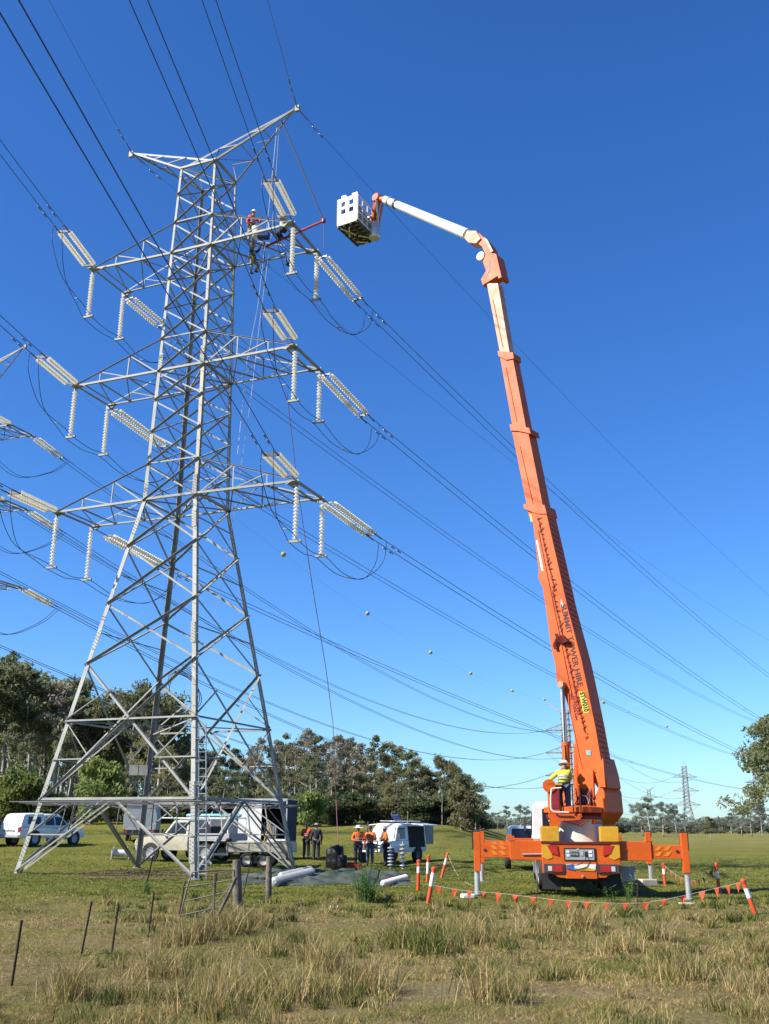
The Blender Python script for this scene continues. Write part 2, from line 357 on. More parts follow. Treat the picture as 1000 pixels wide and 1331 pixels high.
# ------------------------------------------------------------------ lattice towers (local x: along the crossarms, local y: along the line, away)
LZ = [0, 15.12, 21.24, 27.33, 32.02]; LW = [3.905, 1.352, 1.213, 1.097, .983]
def lw(z): return float(np.interp(z, LZ, LW))
ARM = [(15.12, 16.78, 5.973), (21.24, 22.86, 5.687), (27.33, 28.98, 5.384)]
AB = 1.223
PEAK = (4.70, 34.62)
NODES = [0, 2.68, 8.0, 10.52, 13.02, 15.12, 16.78, 18.30, 19.84, 21.24, 22.86, 24.40, 25.96, 27.33, 28.98, 30.55, 32.02]
ARMDIR = R(-21.767)
def tower(x, y, z0, rz, label, group, detail=True, thick=1., horns=True):
    root = empty('transmission_tower', (x, y, z0), rz, label, 'transmission tower', group)
    allb = MB()
    def member(name, a, b, u, v, w, par=root, t=None, m='steel'):
        w *= thick * (.68 if detail else 1); t = t or w * .11
        if not detail: allb.angle(a, b, u, v, w, t); return
        MB().angle(a, b, u, v, w, t).build(name, M[m], par, fix=True)
    corners = {(-1, -1): 0, (1, -1): 1, (1, 1): 2, (-1, 1): 3}
    def cp(s, z): w = lw(z); return V(s[0] * w, s[1] * w, z)
    # legs
    lsz = [.26, .24, .20, .16]
    for s in corners:
        for i in range(4):
            if not detail or True:
                a, b = cp(s, LZ[i]), cp(s, LZ[i + 1])
                member('leg', a, b, V(-s[0], 0, 0), V(0, -s[1], 0), lsz[i], m='steel_old' if (s == (1, -1) and i == 1) else 'steel')
    faces = [((-1, -1), (1, -1), V(0, -1, 0)), ((1, -1), (1, 1), V(1, 0, 0)), ((1, 1), (-1, 1), V(0, 1, 0)), ((-1, 1), (-1, -1), V(-1, 0, 0))]
    Z = V(0, 0, 1)
    for fi, (s0, s1, nrm) in enumerate(faces):
        def P(k, z, inset=.0): return cp(s0, z).lerp(cp(s1, z), k) + nrm * inset
        tx = fi % 2 == 0
        for i in range(2, len(NODES) - 1):
            za, zb = NODES[i], NODES[i + 1]
            bs = .115 if za < 15 else .095
            # two crossing diagonals; the one bolted outside carries its outstanding flange outward along the lower edge
            member('brace', P(0, za, .012), P(1, zb, .012), -Z, nrm, bs * 1.15)
            member('brace', P(0, zb, -.03), P(1, za, -.03), -Z, -nrm, bs * .95)
            if not tx:
                zm = (za + zb) / 2; member('strut', P(0, zm, -.05), P(1, zm, -.05), Z, -nrm, .065)
            elif za in (8.0,): pass
        for za in (15.12, 21.24, 27.33, 32.02, 16.78, 22.86, 28.98):
            member('horizontal', P(0, za, .03), P(1, za, .03), Z, -nrm, .15 if za in (15.12, 21.24, 27.33, 32.02) else .08)
        # big bottom panel: X from 8.0 down to the 2.68 ring, belt at 5.7, redundants
        zb, zt, zk = 2.68, 8.0, 5.45
        member('brace', P(0, zb, .012), P(1, zt, .012), -Z, nrm, .13); member('brace', P(0, zt, -.03), P(1, zb, -.03), -Z, -nrm, .13)
        member('brace', P(0, zb, -.12), P(.5, zk, -.12), Z, -nrm, .08)
        member('horizontal', P(0, zk + .2, .05), P(.5, zk + .2, .05), Z, nrm, .11); member('horizontal', P(.5, zk + .2, .05), P(1, zk + .2, .05), Z, nrm, .11)
        for k in (0, 1):
            e = (lambda q: q if k == 0 else 1 - q)
            member('strut', P(e(0), 4.18, .02), P(e(.27), 4.18, .02), Z, nrm, .07)
            member('strut', P(e(0), zk + .2, .02), P(e(.27), 4.18, .02), Z, -nrm, .07)
            member('strut', P(e(0), zk + .3, .02), P(e(.28), 6.85, .02), Z, nrm, .07)
        member('horizontal', P(0, zb, .04), P(1, zb, .04), Z, nrm, .14)
        # K legs below the ring
        for k in (0, 1):
            e = (lambda q: q if k == 0 else 1 - q)
            member('brace', P(.5, zb, .03), P(e(.012), .12, .03), Z, nrm, .13); member('brace', P(.5, zb, -.11), P(e(.02), .12, -.11), -Z, -nrm, .10)
            member('strut', P(e(.25), 1.42, .0), P(e(.25), zb, .0), V(*(s1[0] - s0[0], s1[1] - s0[1], 0)), nrm, .07)
            member('strut', P(e(0), 1.42, .0), P(e(.25), 1.42, .0), Z, nrm, .07)
            member('strut', P(e(.0), 1.42, .0), P(e(.25), zb, .0), -Z, nrm, .06)
    # plan bracing
    for za in (15.12, 21.24, 27.33, 5.65):
        member('strut', cp((-1, -1), za), cp((1, 1), za), Z, V(1, -1, 0), .10 if za > 6 else .07); member('strut', cp((1, -1), za - .03), cp((-1, 1), za - .03), Z, V(1, 1, 0), .10 if za > 6 else .07)
    # crossarms
    for (zl, zu, al) in ARM:
        for sg in (-1, 1):
            arm = empty('crossarm', (0, 0, 0)) if detail else None
            if detail: arm.parent = root
            w, wu = lw(zl), lw(zu)
            r = {}
            for sb in (-1, 1):
                r[sb] = (V(sg * w, sb * w, zl), V(sg * wu, sb * wu, zu), V(sg * al, sb * AB, zl))
                lo, hi, tip = r[sb]
                member('chord', lo, tip, Z, V(0, -sb, 0), .14, arm); member('chord', hi, tip + V(0, 0, .08), -Z, V(0, sb, 0), .075, arm)
                pl = lambda k: lo.lerp(tip, k); ph = lambda k: hi.lerp(tip, k)
                for k in (.36, .7): member('strut', pl(k), ph(k), V(sg, 0, 0), V(0, -sb, 0), .07, arm)
                member('strut', pl(.02), ph(.36), Z, V(0, -sb, 0), .075, arm); member('strut', pl(.36), ph(.70), Z, V(0, -sb, 0), .065, arm)
                if detail:
                    g = MB().prism([tip + V(-sg * .75, 0, .05), tip + V(sg * .08, 0, .10), tip + V(sg * .08, 0, -.20), tip + V(-sg * .20, 0, -.14)], V(0, -sb * .03, 0)); g.build('gusset_plate', M['steel'], arm)
                    g = MB().prism([tip + V(-sg * .45, 0, -.02), tip + V(sg * .10, 0, -.02), tip + V(sg * .10, sb * .28, -.02), tip + V(-sg * .10, sb * .28, -.02)], V(0, 0, -.03)); g.build('tip_plate', M['steel'], arm)
            a, b = r[-1], r[1]
            member('chord', a[2], b[2], V(-sg, 0, 0), Z, .14, arm); member('chord', a[2] + V(-sg * .45, 0, 0), b[2] + V(-sg * .45, 0, 0), V(-sg, 0, 0), Z, .10, arm)
            L0 = lambda k: a[0].lerp(a[2], k); L1 = lambda k: b[0].lerp(b[2], k)
            U0 = lambda k: a[1].lerp(a[2], k); U1 = lambda k: b[1].lerp(b[2], k)
            for k in (.36, .7): member('strut', L0(k), L1(k), Z, V(sg, 0, 0), .08, arm)
            for k0, k1 in ((0, .36), (.36, .7), (.7, .93)): member('strut', L0(k0), L1(k1), -Z, V(sg, 0, 0), .08, arm)
            member('strut', L1(0), L0(.36), -Z, V(sg, 0, 0), .08, arm)
            member('strut', U0(.36), U1(.36), Z, V(sg, 0, 0), .06, arm); member('strut', U0(0), U1(.36), Z, V(sg, 0, 0), .06, arm)
    # earth-wire peaks
    w = lw(32.02); w1 = lw(30.55)
    for sg in ((-1, 1) if horns else ()):
        pk = empty('earth_wire_peak', (0, 0, 0)) if detail else None
        if detail: pk.parent = root
        tip = V(sg * PEAK[0], 0, PEAK[1])
        for sb in (-1, 1):
            c0 = V(sg * w, sb * w, 32.02); ci = V(-sg * w * .9, sb * w, 32.06)
            member('chord', c0, tip, Z, V(0, -sb, 0), .13, pk)
            if sb == -1 or sg == -1: member('chord', ci, tip + V(0, 0, .06), -Z, V(0, -sb, 0), .14 if sb < 0 else .09, pk)
            for k in (.3, .58, .8): member('strut', c0.lerp(tip, k), ci.lerp(tip, k * .95 + .03), V(sg, 0, 0), V(0, -sb, 0), .065, pk)
            member('strut', c0, ci.lerp(tip, .32), V(0, 0, 1), V(0, -sb, 0), .065, pk)
        for k in (.3, .58): member('strut', V(sg * w, -w, 32.02).lerp(tip, k), V(sg * w, w, 32.02).lerp(tip, k), Z, V(sg, 0, 0), .07, pk)
        member('strut', V(sg * w, -w, 32.02), V(sg * w, w, 32.02).lerp(tip, .3), Z, V(sg, 0, 0), .06, pk)
        if detail: MB().box(tip + V(sg * .03, 0, -.05), (.22, .14, .3)).build('peak_plate', M['steel'], pk)
    if not horns:
        for s in corners: member('chord', cp(s, 32.02), V(0, 0, 34.6), V(1, 0, 0), V(0, 1, 0), .12)
    if not detail: allb.build('lattice', M['steel'], root)
    return root, member, cp, faces
TX, TY = -8.654, 41.840
T1, member, cp, faces = tower(TX, TY, 0, ARMDIR, 'tall galvanised lattice tower nearest the camera, standing over the parked vehicles', 'high-voltage lattice towers')
MT = rootM(T1)
# splice plates with bolt rows on the near legs, step bolts, anti-climb frame, ladder, signs
def legpt(s, z, o=0.):
    return cp(s, z) + V(s[0] * o, s[1] * o, 0)
for s in ((-1, -1), (1, -1), (1, 1)):
    for z in (.95, 2.9, 9.0, 14.0, 15.6, 21.7):
        if s == (1, 1) and z > 3: continue
        a, b = legpt(s, z - .42), legpt(s, z + .42)
        pl = MB().add([a + V(-s[0] * .02, -.006, 0), a + V(-s[0] * .22, -.006, 0), b + V(-s[0] * .22, -.006, 0), b + V(-s[0] * .02, -.006, 0),
                       a + V(-s[0] * .02, -.022, 0), a + V(-s[0] * .22, -.022, 0), b + V(-s[0] * .22, -.022, 0), b + V(-s[0] * .02, -.022, 0)],
                      [(0, 1, 2, 3), (7, 6, 5, 4), (0, 4, 5, 1), (1, 5, 6, 2), (2, 6, 7, 3), (3, 7, 4, 0)]).build('splice_plate', M['steel'], T1)
        bo = MB()
        for i in range(6):
            for j in (0, 1):
                p = a.lerp(b, (i + .5 * j + .4) / 6.6) + V(-s[0] * (.07 + .1 * j), -.03, 0)
                bo.lathe([(.013, 0), (.013, .025)], 6, p, V(0, -1, 0))
        bo.build('bolt_rows', M['bolt'], pl)
sb_ = MB()
for i in range(70):
    z = 3.2 + i * .41
    p = legpt((1, -1), z); sb_.tube([p + V(-.02, 0, 0), p + V(-.02, -.16, 0) if i % 2 else p + V(.16, .02, 0)], .011, 4)
sb_.build('step_bolts', M['steel'], T1)
ac = empty('anti_climb_frame', (0, 0, 0)); ac.parent = T1
zA = 2.50; w0 = lw(zA)
for q, (s0, s1, nrm) in enumerate(faces):
    a, b = cp(s0, zA), cp(s1, zA); t = (b - a).normalized()
    for k in range(4):
        o = .14 + k * .17
        MB().tube([a + nrm * o - t * o + V(0, 0, .035 * k), b + nrm * o + t * o + V(0, 0, .035 * k)], .009, 4).build('barbed_wire', M['fitting'], ac)
    MB().bar(a + nrm * .72 - t * .72 + V(0, 0, .12), b + nrm * .72 + t * .72 + V(0, 0, .12), .022, .025).build('outer_rail', M['fitting'], ac)
    for k in (0, .25, .5, .75, 1):
        p = a.lerp(b, k); d = nrm + (t * (-1 if k == 0 else 1) if k in (0, 1) else V(0, 0, 0))
        MB().bar(p, p + d * .74 + V(0, 0, .13), .03, .025).build('bracket', M['fitting'], ac)
lad = empty('ladder', (0, 0, 0)); lad.parent = T1
l0, l1 = legpt((1, -1), .05) + V(.10, .10, 0), legpt((1, -1), 5.4) + V(.08, .10, 0)
for dx in (0, .30): MB().bar(l0 + V(dx * .85, dx * .3, 0), l1 + V(dx * .85, dx * .3, 0), .04, .02).build('rail', M['ladder'], lad)
for i in range(18):
    p = l0.lerp(l1, (i + .5) / 18); MB().tube([p, p + V(.255, .09, 0)], .016, 6).build('rung', M['ladder'], lad)
for z in (1.5, 3.2, 4.9):
    p = l0.lerp(l1, z / 5.4); MB().bar(p, legpt((1, -1), z), .04, .03).build('ladder_bracket', M['ladder'], lad)
for px_ in (174.5, 186): MB().box(MT.inverted() @ atY(px_, 1001, 43.6), (.40, .03, .42), Matrix.Rotation(-ARMDIR, 3, 'Z')).build('warning_plate', M['sign'], T1)
for s in ((-1, -1), (1, -1), (1, 1), (-1, 1)): MB().lathe([(.22, -.3), (.22, .02), (.16, .04)], 12, cp(s, 0)).build('footing', mat('footing_concrete', (.30, .29, .26), .9), T1, smooth=True)

# ------------------------------------------------------------------ insulators, conductors
def discs(mb, a, b, r=.128, pitch=.148, n=9):
    a, b = Vector(a), Vector(b); L = (b - a).length; k = int(L / pitch); d = (b - a).normalized()
    for i in range(k):
        o = a + d * (i * pitch + .03)
        mb.lathe([(.045, -.02), (.055, .02), (r * .95, .045), (r, .06), (r * .9, .085), (.04, .075), (.03, .12)], n, o, d)
    return mb
def twin(root_loc, label, A, B, side, group):
    """Double tension string from arm tip A to yoke B; returns the end points of the two sub-conductors."""
    A, B = Vector(A), Vector(B); d = (B - A).normalized(); s = side; L = (B - A).length
    o = empty('tension_insulator', root_loc, 0, label, 'insulator', group)
    g = .24; st = max(.42, L - 3.75)
    pa, pb = A + d * st, B - d * .22
    MB().tube([A, pa], .025, 5).build('link', M['fitting'], o, world=True)
    MB().bar(pa - s * (g + .05), pa + s * (g + .05), .05, .09).build('yoke_plate', M['fitting'], o, world=True)
    MB().bar(pb + d * .1 - s * (g + .06), pb + d * .1 + s * (g + .06), .05, .12).build('yoke_plate', M['fitting'], o, world=True)
    for k in (-1, 1):
        st_ = discs(MB(), pa + s * g * k + d * .08, pb + s * g * k).build('insulator_string', M['glass_disc'], o, world=True, smooth=True)
        MB().tube([B + s * g * k * .95 - d * .2, B + s * g * k * .9 + d * .45], .032, 6).build('dead_end_clamp', M['fitting'], o, world=True)
    return [B + s * g * .9 * k for k in (-1, 1)]
def hang(P, L, label, group):
    P = Vector(P); o = empty('suspension_insulator', P, 0, label, 'insulator', group)
    MB().tube([P + V(0, 0, -.0), P + V(0, 0, -.2)], .02, 5).build('link', M['fitting'], o, world=True)
    discs(MB(), P + V(0, 0, -.18), P + V(0, 0, -L), .115).build('insulator_string', M['glass_disc'], o, world=True, smooth=True)
    MB().box(P + V(0, 0, -L - .05), (.55, .09, .09), Matrix.Rotation(ARMDIR, 3, 'Z')).build('clamp_bar', M['steel'], o, world=True)
    return P + V(0, 0, -L - .1)
SIDE = MT.to_3x3() @ V(1, 0, 0)
def wire(P, az, sl, k, L, off, n=40, r=.021, m='wire'):
    d = V(math.sin(az), math.cos(az), 0)
    return [Vector(P) + off + d * (L * (i / n) ** 1.4) + V(0, 0, sl * (L * (i / n) ** 1.4) + k * (L * (i / n) ** 1.4) ** 2) for i in range(n + 1)]
AZF, AZN = R(33.15), R(186.)
FARK = 5.72e-4
FAR = {'Rt': (-1.3, 43.89, 26.39, -.152), 'Rm': (-.93, 43.91, 20.25, -.148), 'Rb': (-.56, 43.97, 14.44, -.131),
       'Lt': (-11.66, 47.33, 26.73, -.153), 'Lm': (-11.32, 48.4, 20.37, -.1475), 'Lb': (-11.16, 49.15, 14.31, -.130)}
NEAR = {'Rt': (-4.59, 34.12, 26.31, -.005), 'Rm': (-4.33, 33.82, 20.33, .0), 'Rb': (-4.08, 33.59, 14.46, .0),
        'Lt': (-14.48, 39.18, 27.23, -.03), 'Lm': (-14.79, 39.03, 20.93, -.06), 'Lb': (-15.1, 38.64, 14.65, -.08)}
AN = {'t': (2, 'top'), 'm': (1, 'middle'), 'b': (0, 'bottom')}
def spacer(o, a, b): MB().bar(a, b, .06, .05).build('spacer', M['fitting'], o, world=True)
def damper(mb, p, d):
    for s_ in (.0, .55):
        q = p + d * (1.4 + s_); mb.tube([q, q + V(0, 0, -.09)], .015, 4); mb.tube([q + d * -.16 + V(0, 0, -.1), q + d * .16 + V(0, 0, -.1)], .028, 5)
for key in FAR:
    side = 'right' if key[0] == 'R' else 'left'; sg = 1 if key[0] == 'R' else -1
    i, nm = AN[key[1]]; zl, _, al = ARM[i]
    tipF = MT @ V(sg * al, AB, zl); tipN = MT @ V(sg * al, -AB, zl)
    ends = {}
    for tag_, tip, Y, az, kk, L in (('far', tipF, FAR[key], AZF, FARK, 262), ('near', tipN, NEAR[key], AZN, 3.5e-4, 95)):
        sd_ = V(math.cos(az), -math.sin(az), 0)
        yo = Vector(Y[:3]); e = twin(tip, 'double glass insulator string on the %s side of the %s %s crossarm' % ('far' if tag_ == 'far' else 'near', side, nm), tip, yo, sd_, 'double tension insulator strings')
        ends[tag_] = (e, az, Y[3])
        where = 'running away behind the crane' if tag_ == 'far' else 'running towards the upper edge'
        cb = empty('conductor_bundle', yo, 0, 'twin dark conductor, %s %s crossarm, %s' % (side, nm, where), 'power line', 'twin conductors of the near tower')
        dm = MB(); ws = []
        for p in e:
            w_ = wire(p, az, Y[3], kk, L, V(0, 0, 0)); ws.append(w_)
            MB().tube(w_, .0155, 5).build('conductor', M['wire'], cb, world=True)
            damper(dm, p, (w_[3] - w_[0]).normalized())
        dm.build('vibration_dampers', M['fitting'], cb, world=True)
        for k in (15, 22, 28, 33, 37): spacer(cb, ws[0][k], ws[1][k])
    h1 = hang(tipN + V(0, 0, -.05), 2.42, 'single vertical glass insulator under the near tip of the %s %s crossarm' % (side, nm), 'hanging insulator strings')
    h2 = hang(tipF + V(0, 0, -.05), 2.42, 'single vertical glass insulator under the far tip of the %s %s crossarm' % (side, nm), 'hanging insulator strings')
    jl = empty('jumper_loop', h1, 0, 'twin jumper cable slung under the %s %s crossarm' % (side, nm), 'jumper cable', 'jumper loops')
    js = []
    for q in (0, 1):
        qn = q; qf = 1 - q
        nE, nz, ns = ends['near']; fE, fz, fs = ends['far']
        dn = V(math.sin(nz), math.cos(nz), ns); df = V(math.sin(fz), math.cos(fz), fs)
        a = nE[qn] + dn * .5; b = fE[qf] + df * .9
        off = SIDE * (.22 * (1 if q == 0 else -1)) * -1
        low = h1.z
        p = [a, a + V(0, 0, -.9) - dn * .12, (a * .72 + h1 * .28) + V(0, 0, -1.35) + off * .5, h1.lerp(a, .22) + V(0, 0, -.42) + off, h1 + off, h1.lerp(h2, .5) + off + V(0, 0, -.12), h2 + off,
             h2.lerp(b, .3) + off + V(0, 0, -.95), h2.lerp(b, .66) + off * .6 + V(0, 0, -1.45), b * .93 + h2 * .07 + V(0, 0, -.95), b]
        pts = bez(p, 6); js.append(pts)
        MB().tube(pts, .015, 5).build('jumper_cable', M['wire'], jl, world=True)
    for k in (16, 44): MB().bar(js[0][k], js[1][k], .035, .03).build('spacer', M['fitting'], jl, world=True)
for sg, side in ((1, 'right'), (-1, 'left')):
    P = MT @ V(sg * PEAK[0], 0, PEAK[1])
    for az, sl_, kk, L, wh in ((AZF, -.117 if sg > 0 else -.09, FARK * (.9 if sg > 0 else .72), 262, 'sloping away to the right'), (AZN, .0 if sg > 0 else -.01, 3e-4, 95, 'running towards the top edge')):
        w_ = wire(P, az, sl_, kk, L, V(0, 0, 0))
        o = empty('earth_wire', P, 0, 'thin earth wire from the %s peak of the near tower %s' % (side, wh), 'power line', 'earth wires of the near tower')
        MB().tube(w_, .012, 4).build('wire_strand', M['wire_far'], o, world=True)
        dm = MB(); d = (w_[3] - w_[0]).normalized(); MB().tube([P, P + d * .9], .03, 5).build('clamp', M['fitting'], o, world=True); damper(dm, P, d); dm.build('vibration_dampers', M['fitting'], o, world=True)

# second line: a tower just off the left edge, and towers far off to the right
T2, *_ = tower(-33.0, 74.0, 3.5, ARMDIR, 'second lattice tower cut off by the left edge of the picture', 'high-voltage lattice towers')
M2 = rootM(T2)
def fartower(px, ybase, ytop, D, lab, rz=ARMDIR, zf=1., horns=True):
    a = atY(px, ybase, D); h = 34.6
    top = atY(px, ytop, D); s = (top.z - a.z) / h
    o, *_ = tower(a.x, a.y, a.z, rz, lab, 'distant lattice towers', detail=False, thick=1.35, horns=horns)
    o.scale = (s * zf, s * zf, s); return o
T3 = fartower(742, 1083, 915, 275, 'distant lattice tower seen through the gap beside the crane boom cylinders', R(-18))
T4 = fartower(897, 1092, 989, 470, 'distant lattice tower standing clear against the sky right of the crane', R(-30), horns=False)
T5 = fartower(848, 1091, 1022, 620, 'smallest distant lattice tower left of the taller one', R(-20))
T6 = fartower(993, 1100, 996, 380, 'distant lattice tower mostly hidden by the tree at the right edge', R(10), 1.1)
def simple_wires(Ma, Mb, sideA, lab, r=.03, sag=9., sc=None):
    """Conductor pairs between matching crossarm tips of two towers."""
    for nm, (i_) in (('bottom', 0), ('middle', 1), ('top', 2)):
        zl, _, al = ARM[i_]
        a = Ma @ V(sideA * al, AB, zl); b = Mb @ V(sideA * al, -AB, zl)
        o = empty('conductor_bundle', a, 0, 'thin twin conductor, %s %s crossarm, %s' % ('right' if sideA > 0 else 'left', nm, lab), 'power line', 'twin conductors of the farther line')
        d = (b - a).normalized(); sd_ = V(d.y, -d.x, 0).normalized()
        for k in (-.22, .22):
            pts = [a.lerp(b, (j / 40)) + sd_ * k + V(0, 0, -4 * sag * (j / 40) * (1 - j / 40)) for j in range(41)]
            MB().tube(pts, r, 4).build('conductor', M['wire_far'], o, world=True)
M3, M4, M5, M6 = [rootM(t) for t in (T3, T4, T5, T6)]
for sg in (1, -1):
    simple_wires(M2, M3, sg, 'left-edge tower to the boom', .026, 8.)
    simple_wires(M3, M4, sg, 'between distant towers right of boom', .022, 7.)
a = atY(690, 1015, 300)
for sg, side in ((1, 'right'), (-1, 'left')):
    i_ = 0
    for i_, nm in ((0, 'bottom'), (1, 'middle'), (2, 'top')):
        zl, _, al = ARM[i_]; tip = M2 @ V(sg * al, AB, zl); tn = M2 @ V(sg * al, -AB, zl)
        if sg < 0: continue
        d = (M3 @ V(sg * al, -AB, zl) - tip).normalized(); yo = tip + d * 3.6 + V(0, 0, -.55)
        sdv = V(d.y, -d.x, 0).normalized()
        twin(tip, 'double insulator string off the far tip of the %s crossarm of the left-edge tower' % nm, tip, yo, sdv, 'insulators of the left-edge tower')
        dn = V(math.sin(AZN), math.cos(AZN), -.05); yn = tn + dn * 4.2 + V(0, 0, -.4)
        twin(tn, 'double insulator string off the near tip of the %s crossarm of the left-edge tower' % nm, tn, yn, V(1, -.1, 0).normalized(), 'insulators of the left-edge tower')
        jl = empty('jumper_loop', yo, 0, 'jumper cable hanging in a loop below the %s crossarm of the left-edge tower' % nm, 'jumper cable', 'jumper loops of the left-edge tower')
        for k in (-.2, .2):
            pts = bez([yn + sdv * k, yn + V(0, 1, -2.2) + sdv * k, tn.lerp(tip, .5) + V(0, 0, -3.7) + sdv * k, yo + V(-.5, -1, -1.6) + sdv * k, yo + d * .8 + sdv * k], 8)
            MB().tube(pts, .02, 4).build('jumper_cable', M['wire'], jl, world=True)
        cb = empty('conductor_bundle', yn, 0, 'twin conductor from the near tip of the %s crossarm of the left-edge tower' % nm, 'power line', 'twin conductors of the farther line')
        for k in (-.22, .22): MB().tube(wire(yn, AZN, -.05, 3e-4, 130, V(k, 0, 0)), .021, 4).build('conductor', M['wire'], cb, world=True)
# marker balls on the earth wires of the farther line
P2 = M2 @ V(PEAK[0], 0, PEAK[1]); P3 = M3 @ V(PEAK[0], 0, PEAK[1])
P2l = M2 @ V(-PEAK[0], 0, PEAK[1]); P3l = M3 @ V(-PEAK[0], 0, PEAK[1])
def earth(pa, pb, pix, lab, balllab, rb=.30):
    """earth wire in the vertical plane through both ends; balls sit on it"""
    n = V((pb - pa).y, -(pb - pa).x, 0).normalized(); pts = [pa]; bl = []
    for x, y in pix: q = onplane(x, y, pa, n); bl.append(q)
    d = (pb - pa); d.z = 0; L = d.length; d.normalize()
    us = [0] + [(q - pa).dot(d) for q in bl] + [L]; zs = [pa.z] + [q.z for q in bl] + [pb.z]
    cf = np.polyfit(us, zs, 2, w=[3] + [1] * len(bl) + [1]) if bl else None
    o = empty('earth_wire', pa, 0, lab, 'power line', 'earth wires of the farther line')
    f = lambda u: float(np.polyval(cf, u))
    MB().tube([V(pa.x, pa.y, 0) + d * (L * i / 30) + V(0, 0, f(L * i / 30)) for i in range(31)], .007, 4).build('wire_strand', M['wire_far'], o, world=True)
    for q, l_ in zip(bl, balllab):
        u = (q - pa).dot(d); c = V(pa.x, pa.y, 0) + d * u + V(0, 0, f(u))
        b = MB().lathe([(.01, -rb)] + [(rb * math.cos(t), rb * math.sin(t)) for t in np.linspace(-1.4, 1.4, 9)] + [(.01, rb)], 14, (0, 0, 0)).build('marker_ball', M['ball'], smooth=True, loc=(0, 0, 0))
        b.location = c; tag(b, l_, 'marker ball', 'warning balls on the earth wires')
        MB().lathe([(rb * 1.03, -.03), (rb * 1.03, .03)], 14).build('seam_band', M['fitting'], b)
earth(P2, P3, [(368, 738), (478, 801), (560, 845), (612, 870), (666, 895), (708, 910)],
      'very thin earth wire carrying the row of yellow balls', ['largest yellow marker ball, just right of the tower leg', 'second yellow marker ball from the tower along the row', 'yellow marker ball, third from the tower along the row', 'yellow marker ball, fourth from the tower along the row', 'yellow marker ball, fifth from the tower along the row', 'last yellow marker ball of the row before the crane boom'])
earth(P3, M4 @ V(PEAK[0], 0, PEAK[1]), [(786, 937), (866, 935)], 'very thin earth wire right of the boom', ['tiny marker ball close to the right edge of the boom', 'pale marker ball in the sky above the distant tower'], .5)

# ------------------------------------------------------------------ the crane truck (local x: right, y: forward, origin under the rear bumper)
CR = R(-6.4)
rc = atY(757, 1150, 28.3); TR = empty('crane_truck', (rc.x, 28.3, .09), CR, 'orange truck-mounted aerial boom with its long boom raised, standing on outriggers', 'crane truck')
TR.scale = (.88, .88, .88)
MR = rootM(TR)
def tp(n, mb, m, par=TR, **k): return mb.build(n, M[m], par, **k)
rear = tp('rear_body', MB().span(-1.17, 1.17, 0, 1.1, .78, 1.44), 'orange', bevel=.015)
MB().span(-1.17, 1.17, -.03, .06, 1.44, 1.50).build('edge_trim', M['redbrown'], rear)
for sx in (-1, 1):
    MB().prism([V(sx * 1.17, -.004, 1.43), V(sx * .92, -.004, 1.43), V(sx * .84, -.004, 1.04), V(sx * 1.0, -.004, .98), V(sx * 1.17, -.004, 1.06)], V(0, -.012, 0)).build('yellow_corner_panel', M['yellow'], rear)
    MB().prism([V(sx * 1.00, -.02, 1.40), V(sx * .70, -.02, 1.40), V(sx * .66, -.02, 1.10), V(sx * .88, -.02, 1.16)], V(0, -.012, 0)).build('red_reflector', M['red'], rear)
    tp('side_skirt', MB().prism([V(sx * 1.17, -.01, .80), V(sx * .42, -.01, .80), V(sx * .42, -.01, .48), V(sx * .70, -.01, .48), V(sx * .82, -.01, .56), V(sx * 1.17, -.01, .60)], V(0, .16, 0)), 'orange')
    lh = tp('tail_lamp', MB().span(min(sx * .48, sx * 1.12), max(sx * .48, sx * 1.12), -.06, .0, .60, .86), 'dgrey', bevel=.01)
    MB().span(min(sx * .56, sx * .86), max(sx * .56, sx * .86), -.075, -.05, .64, .82).build('red_lens', M['tail'], lh)
    MB().span(min(sx * .88, sx * 1.0), max(sx * .88, sx * 1.0), -.075, -.05, .66, .80).build('white_lens', M['lamp'], lh)
    bxx = tp('yellow_box', MB().span(min(sx * .62, sx * 1.17), max(sx * .62, sx * 1.17), -.02, .55, 1.503, 1.92), 'yellow', bevel=.012)
    MB().span(min(sx * .64, sx * 1.15), max(sx * .64, sx * 1.15), 0, .53, 1.922, 1.95).build('box_lid', M['yellow'], bxx)
    tp('mudflap', MB().span(min(sx * .62, sx * 1.18), max(sx * .62, sx * 1.18), .25, .28, .12, .62), 'black')
# control cabinet
cb = tp('control_cabinet', MB().span(-.50, .44, -.03, .0, .95, 1.32), 'black')
MB().span(-.46, .40, -.05, -.03, .98, 1.28).build('cabinet_panel', M['lgrey'], cb)
for x0, x1, z0, z1, m in ((-.42, -.34, 1.18, 1.25, 'white'), (-.42, -.34, 1.07, 1.14, 'white'), (-.30, -.06, 1.08, 1.22, 'black'), (-.02, .08, 1.10, 1.24, 'cream'), (.12, .20, 1.07, 1.22, 'black'), (.24, .34, 1.18, 1.25, 'white'), (.24, .34, 1.07, 1.14, 'white'), (-.12, -.04, 1.27, 1.30, 'lamp')):
    MB().span(x0, x1, -.065, -.05, z0, z1).build('switch_block', M[m], cb)
for i in range(5): MB().span(-.28 + i * .045, -.26 + i * .045, -.075, -.065, 1.11, 1.19).build('lever', M['silver'], cb)
tp('hanging_cable', MB().tube(bez([V(.16, -.07, 1.15), V(.12, -.12, 1.0), V(-.05, -.14, .86), V(-.3, -.12, .82)]), .012, 5), 'black')
cp_ = tp('centre_panel', MB().span(-.46, .46, -.04, .02, .44, .92), 'orange', bevel=.01)
MB().prism([V(-.44, -.045, .86), V(.44, -.045, .86), V(.40, -.045, .66), V(-.2, -.045, .70), V(-.44, -.045, .72)], V(0, -.008, 0)).build('white_stripe', M['white'], cp_)
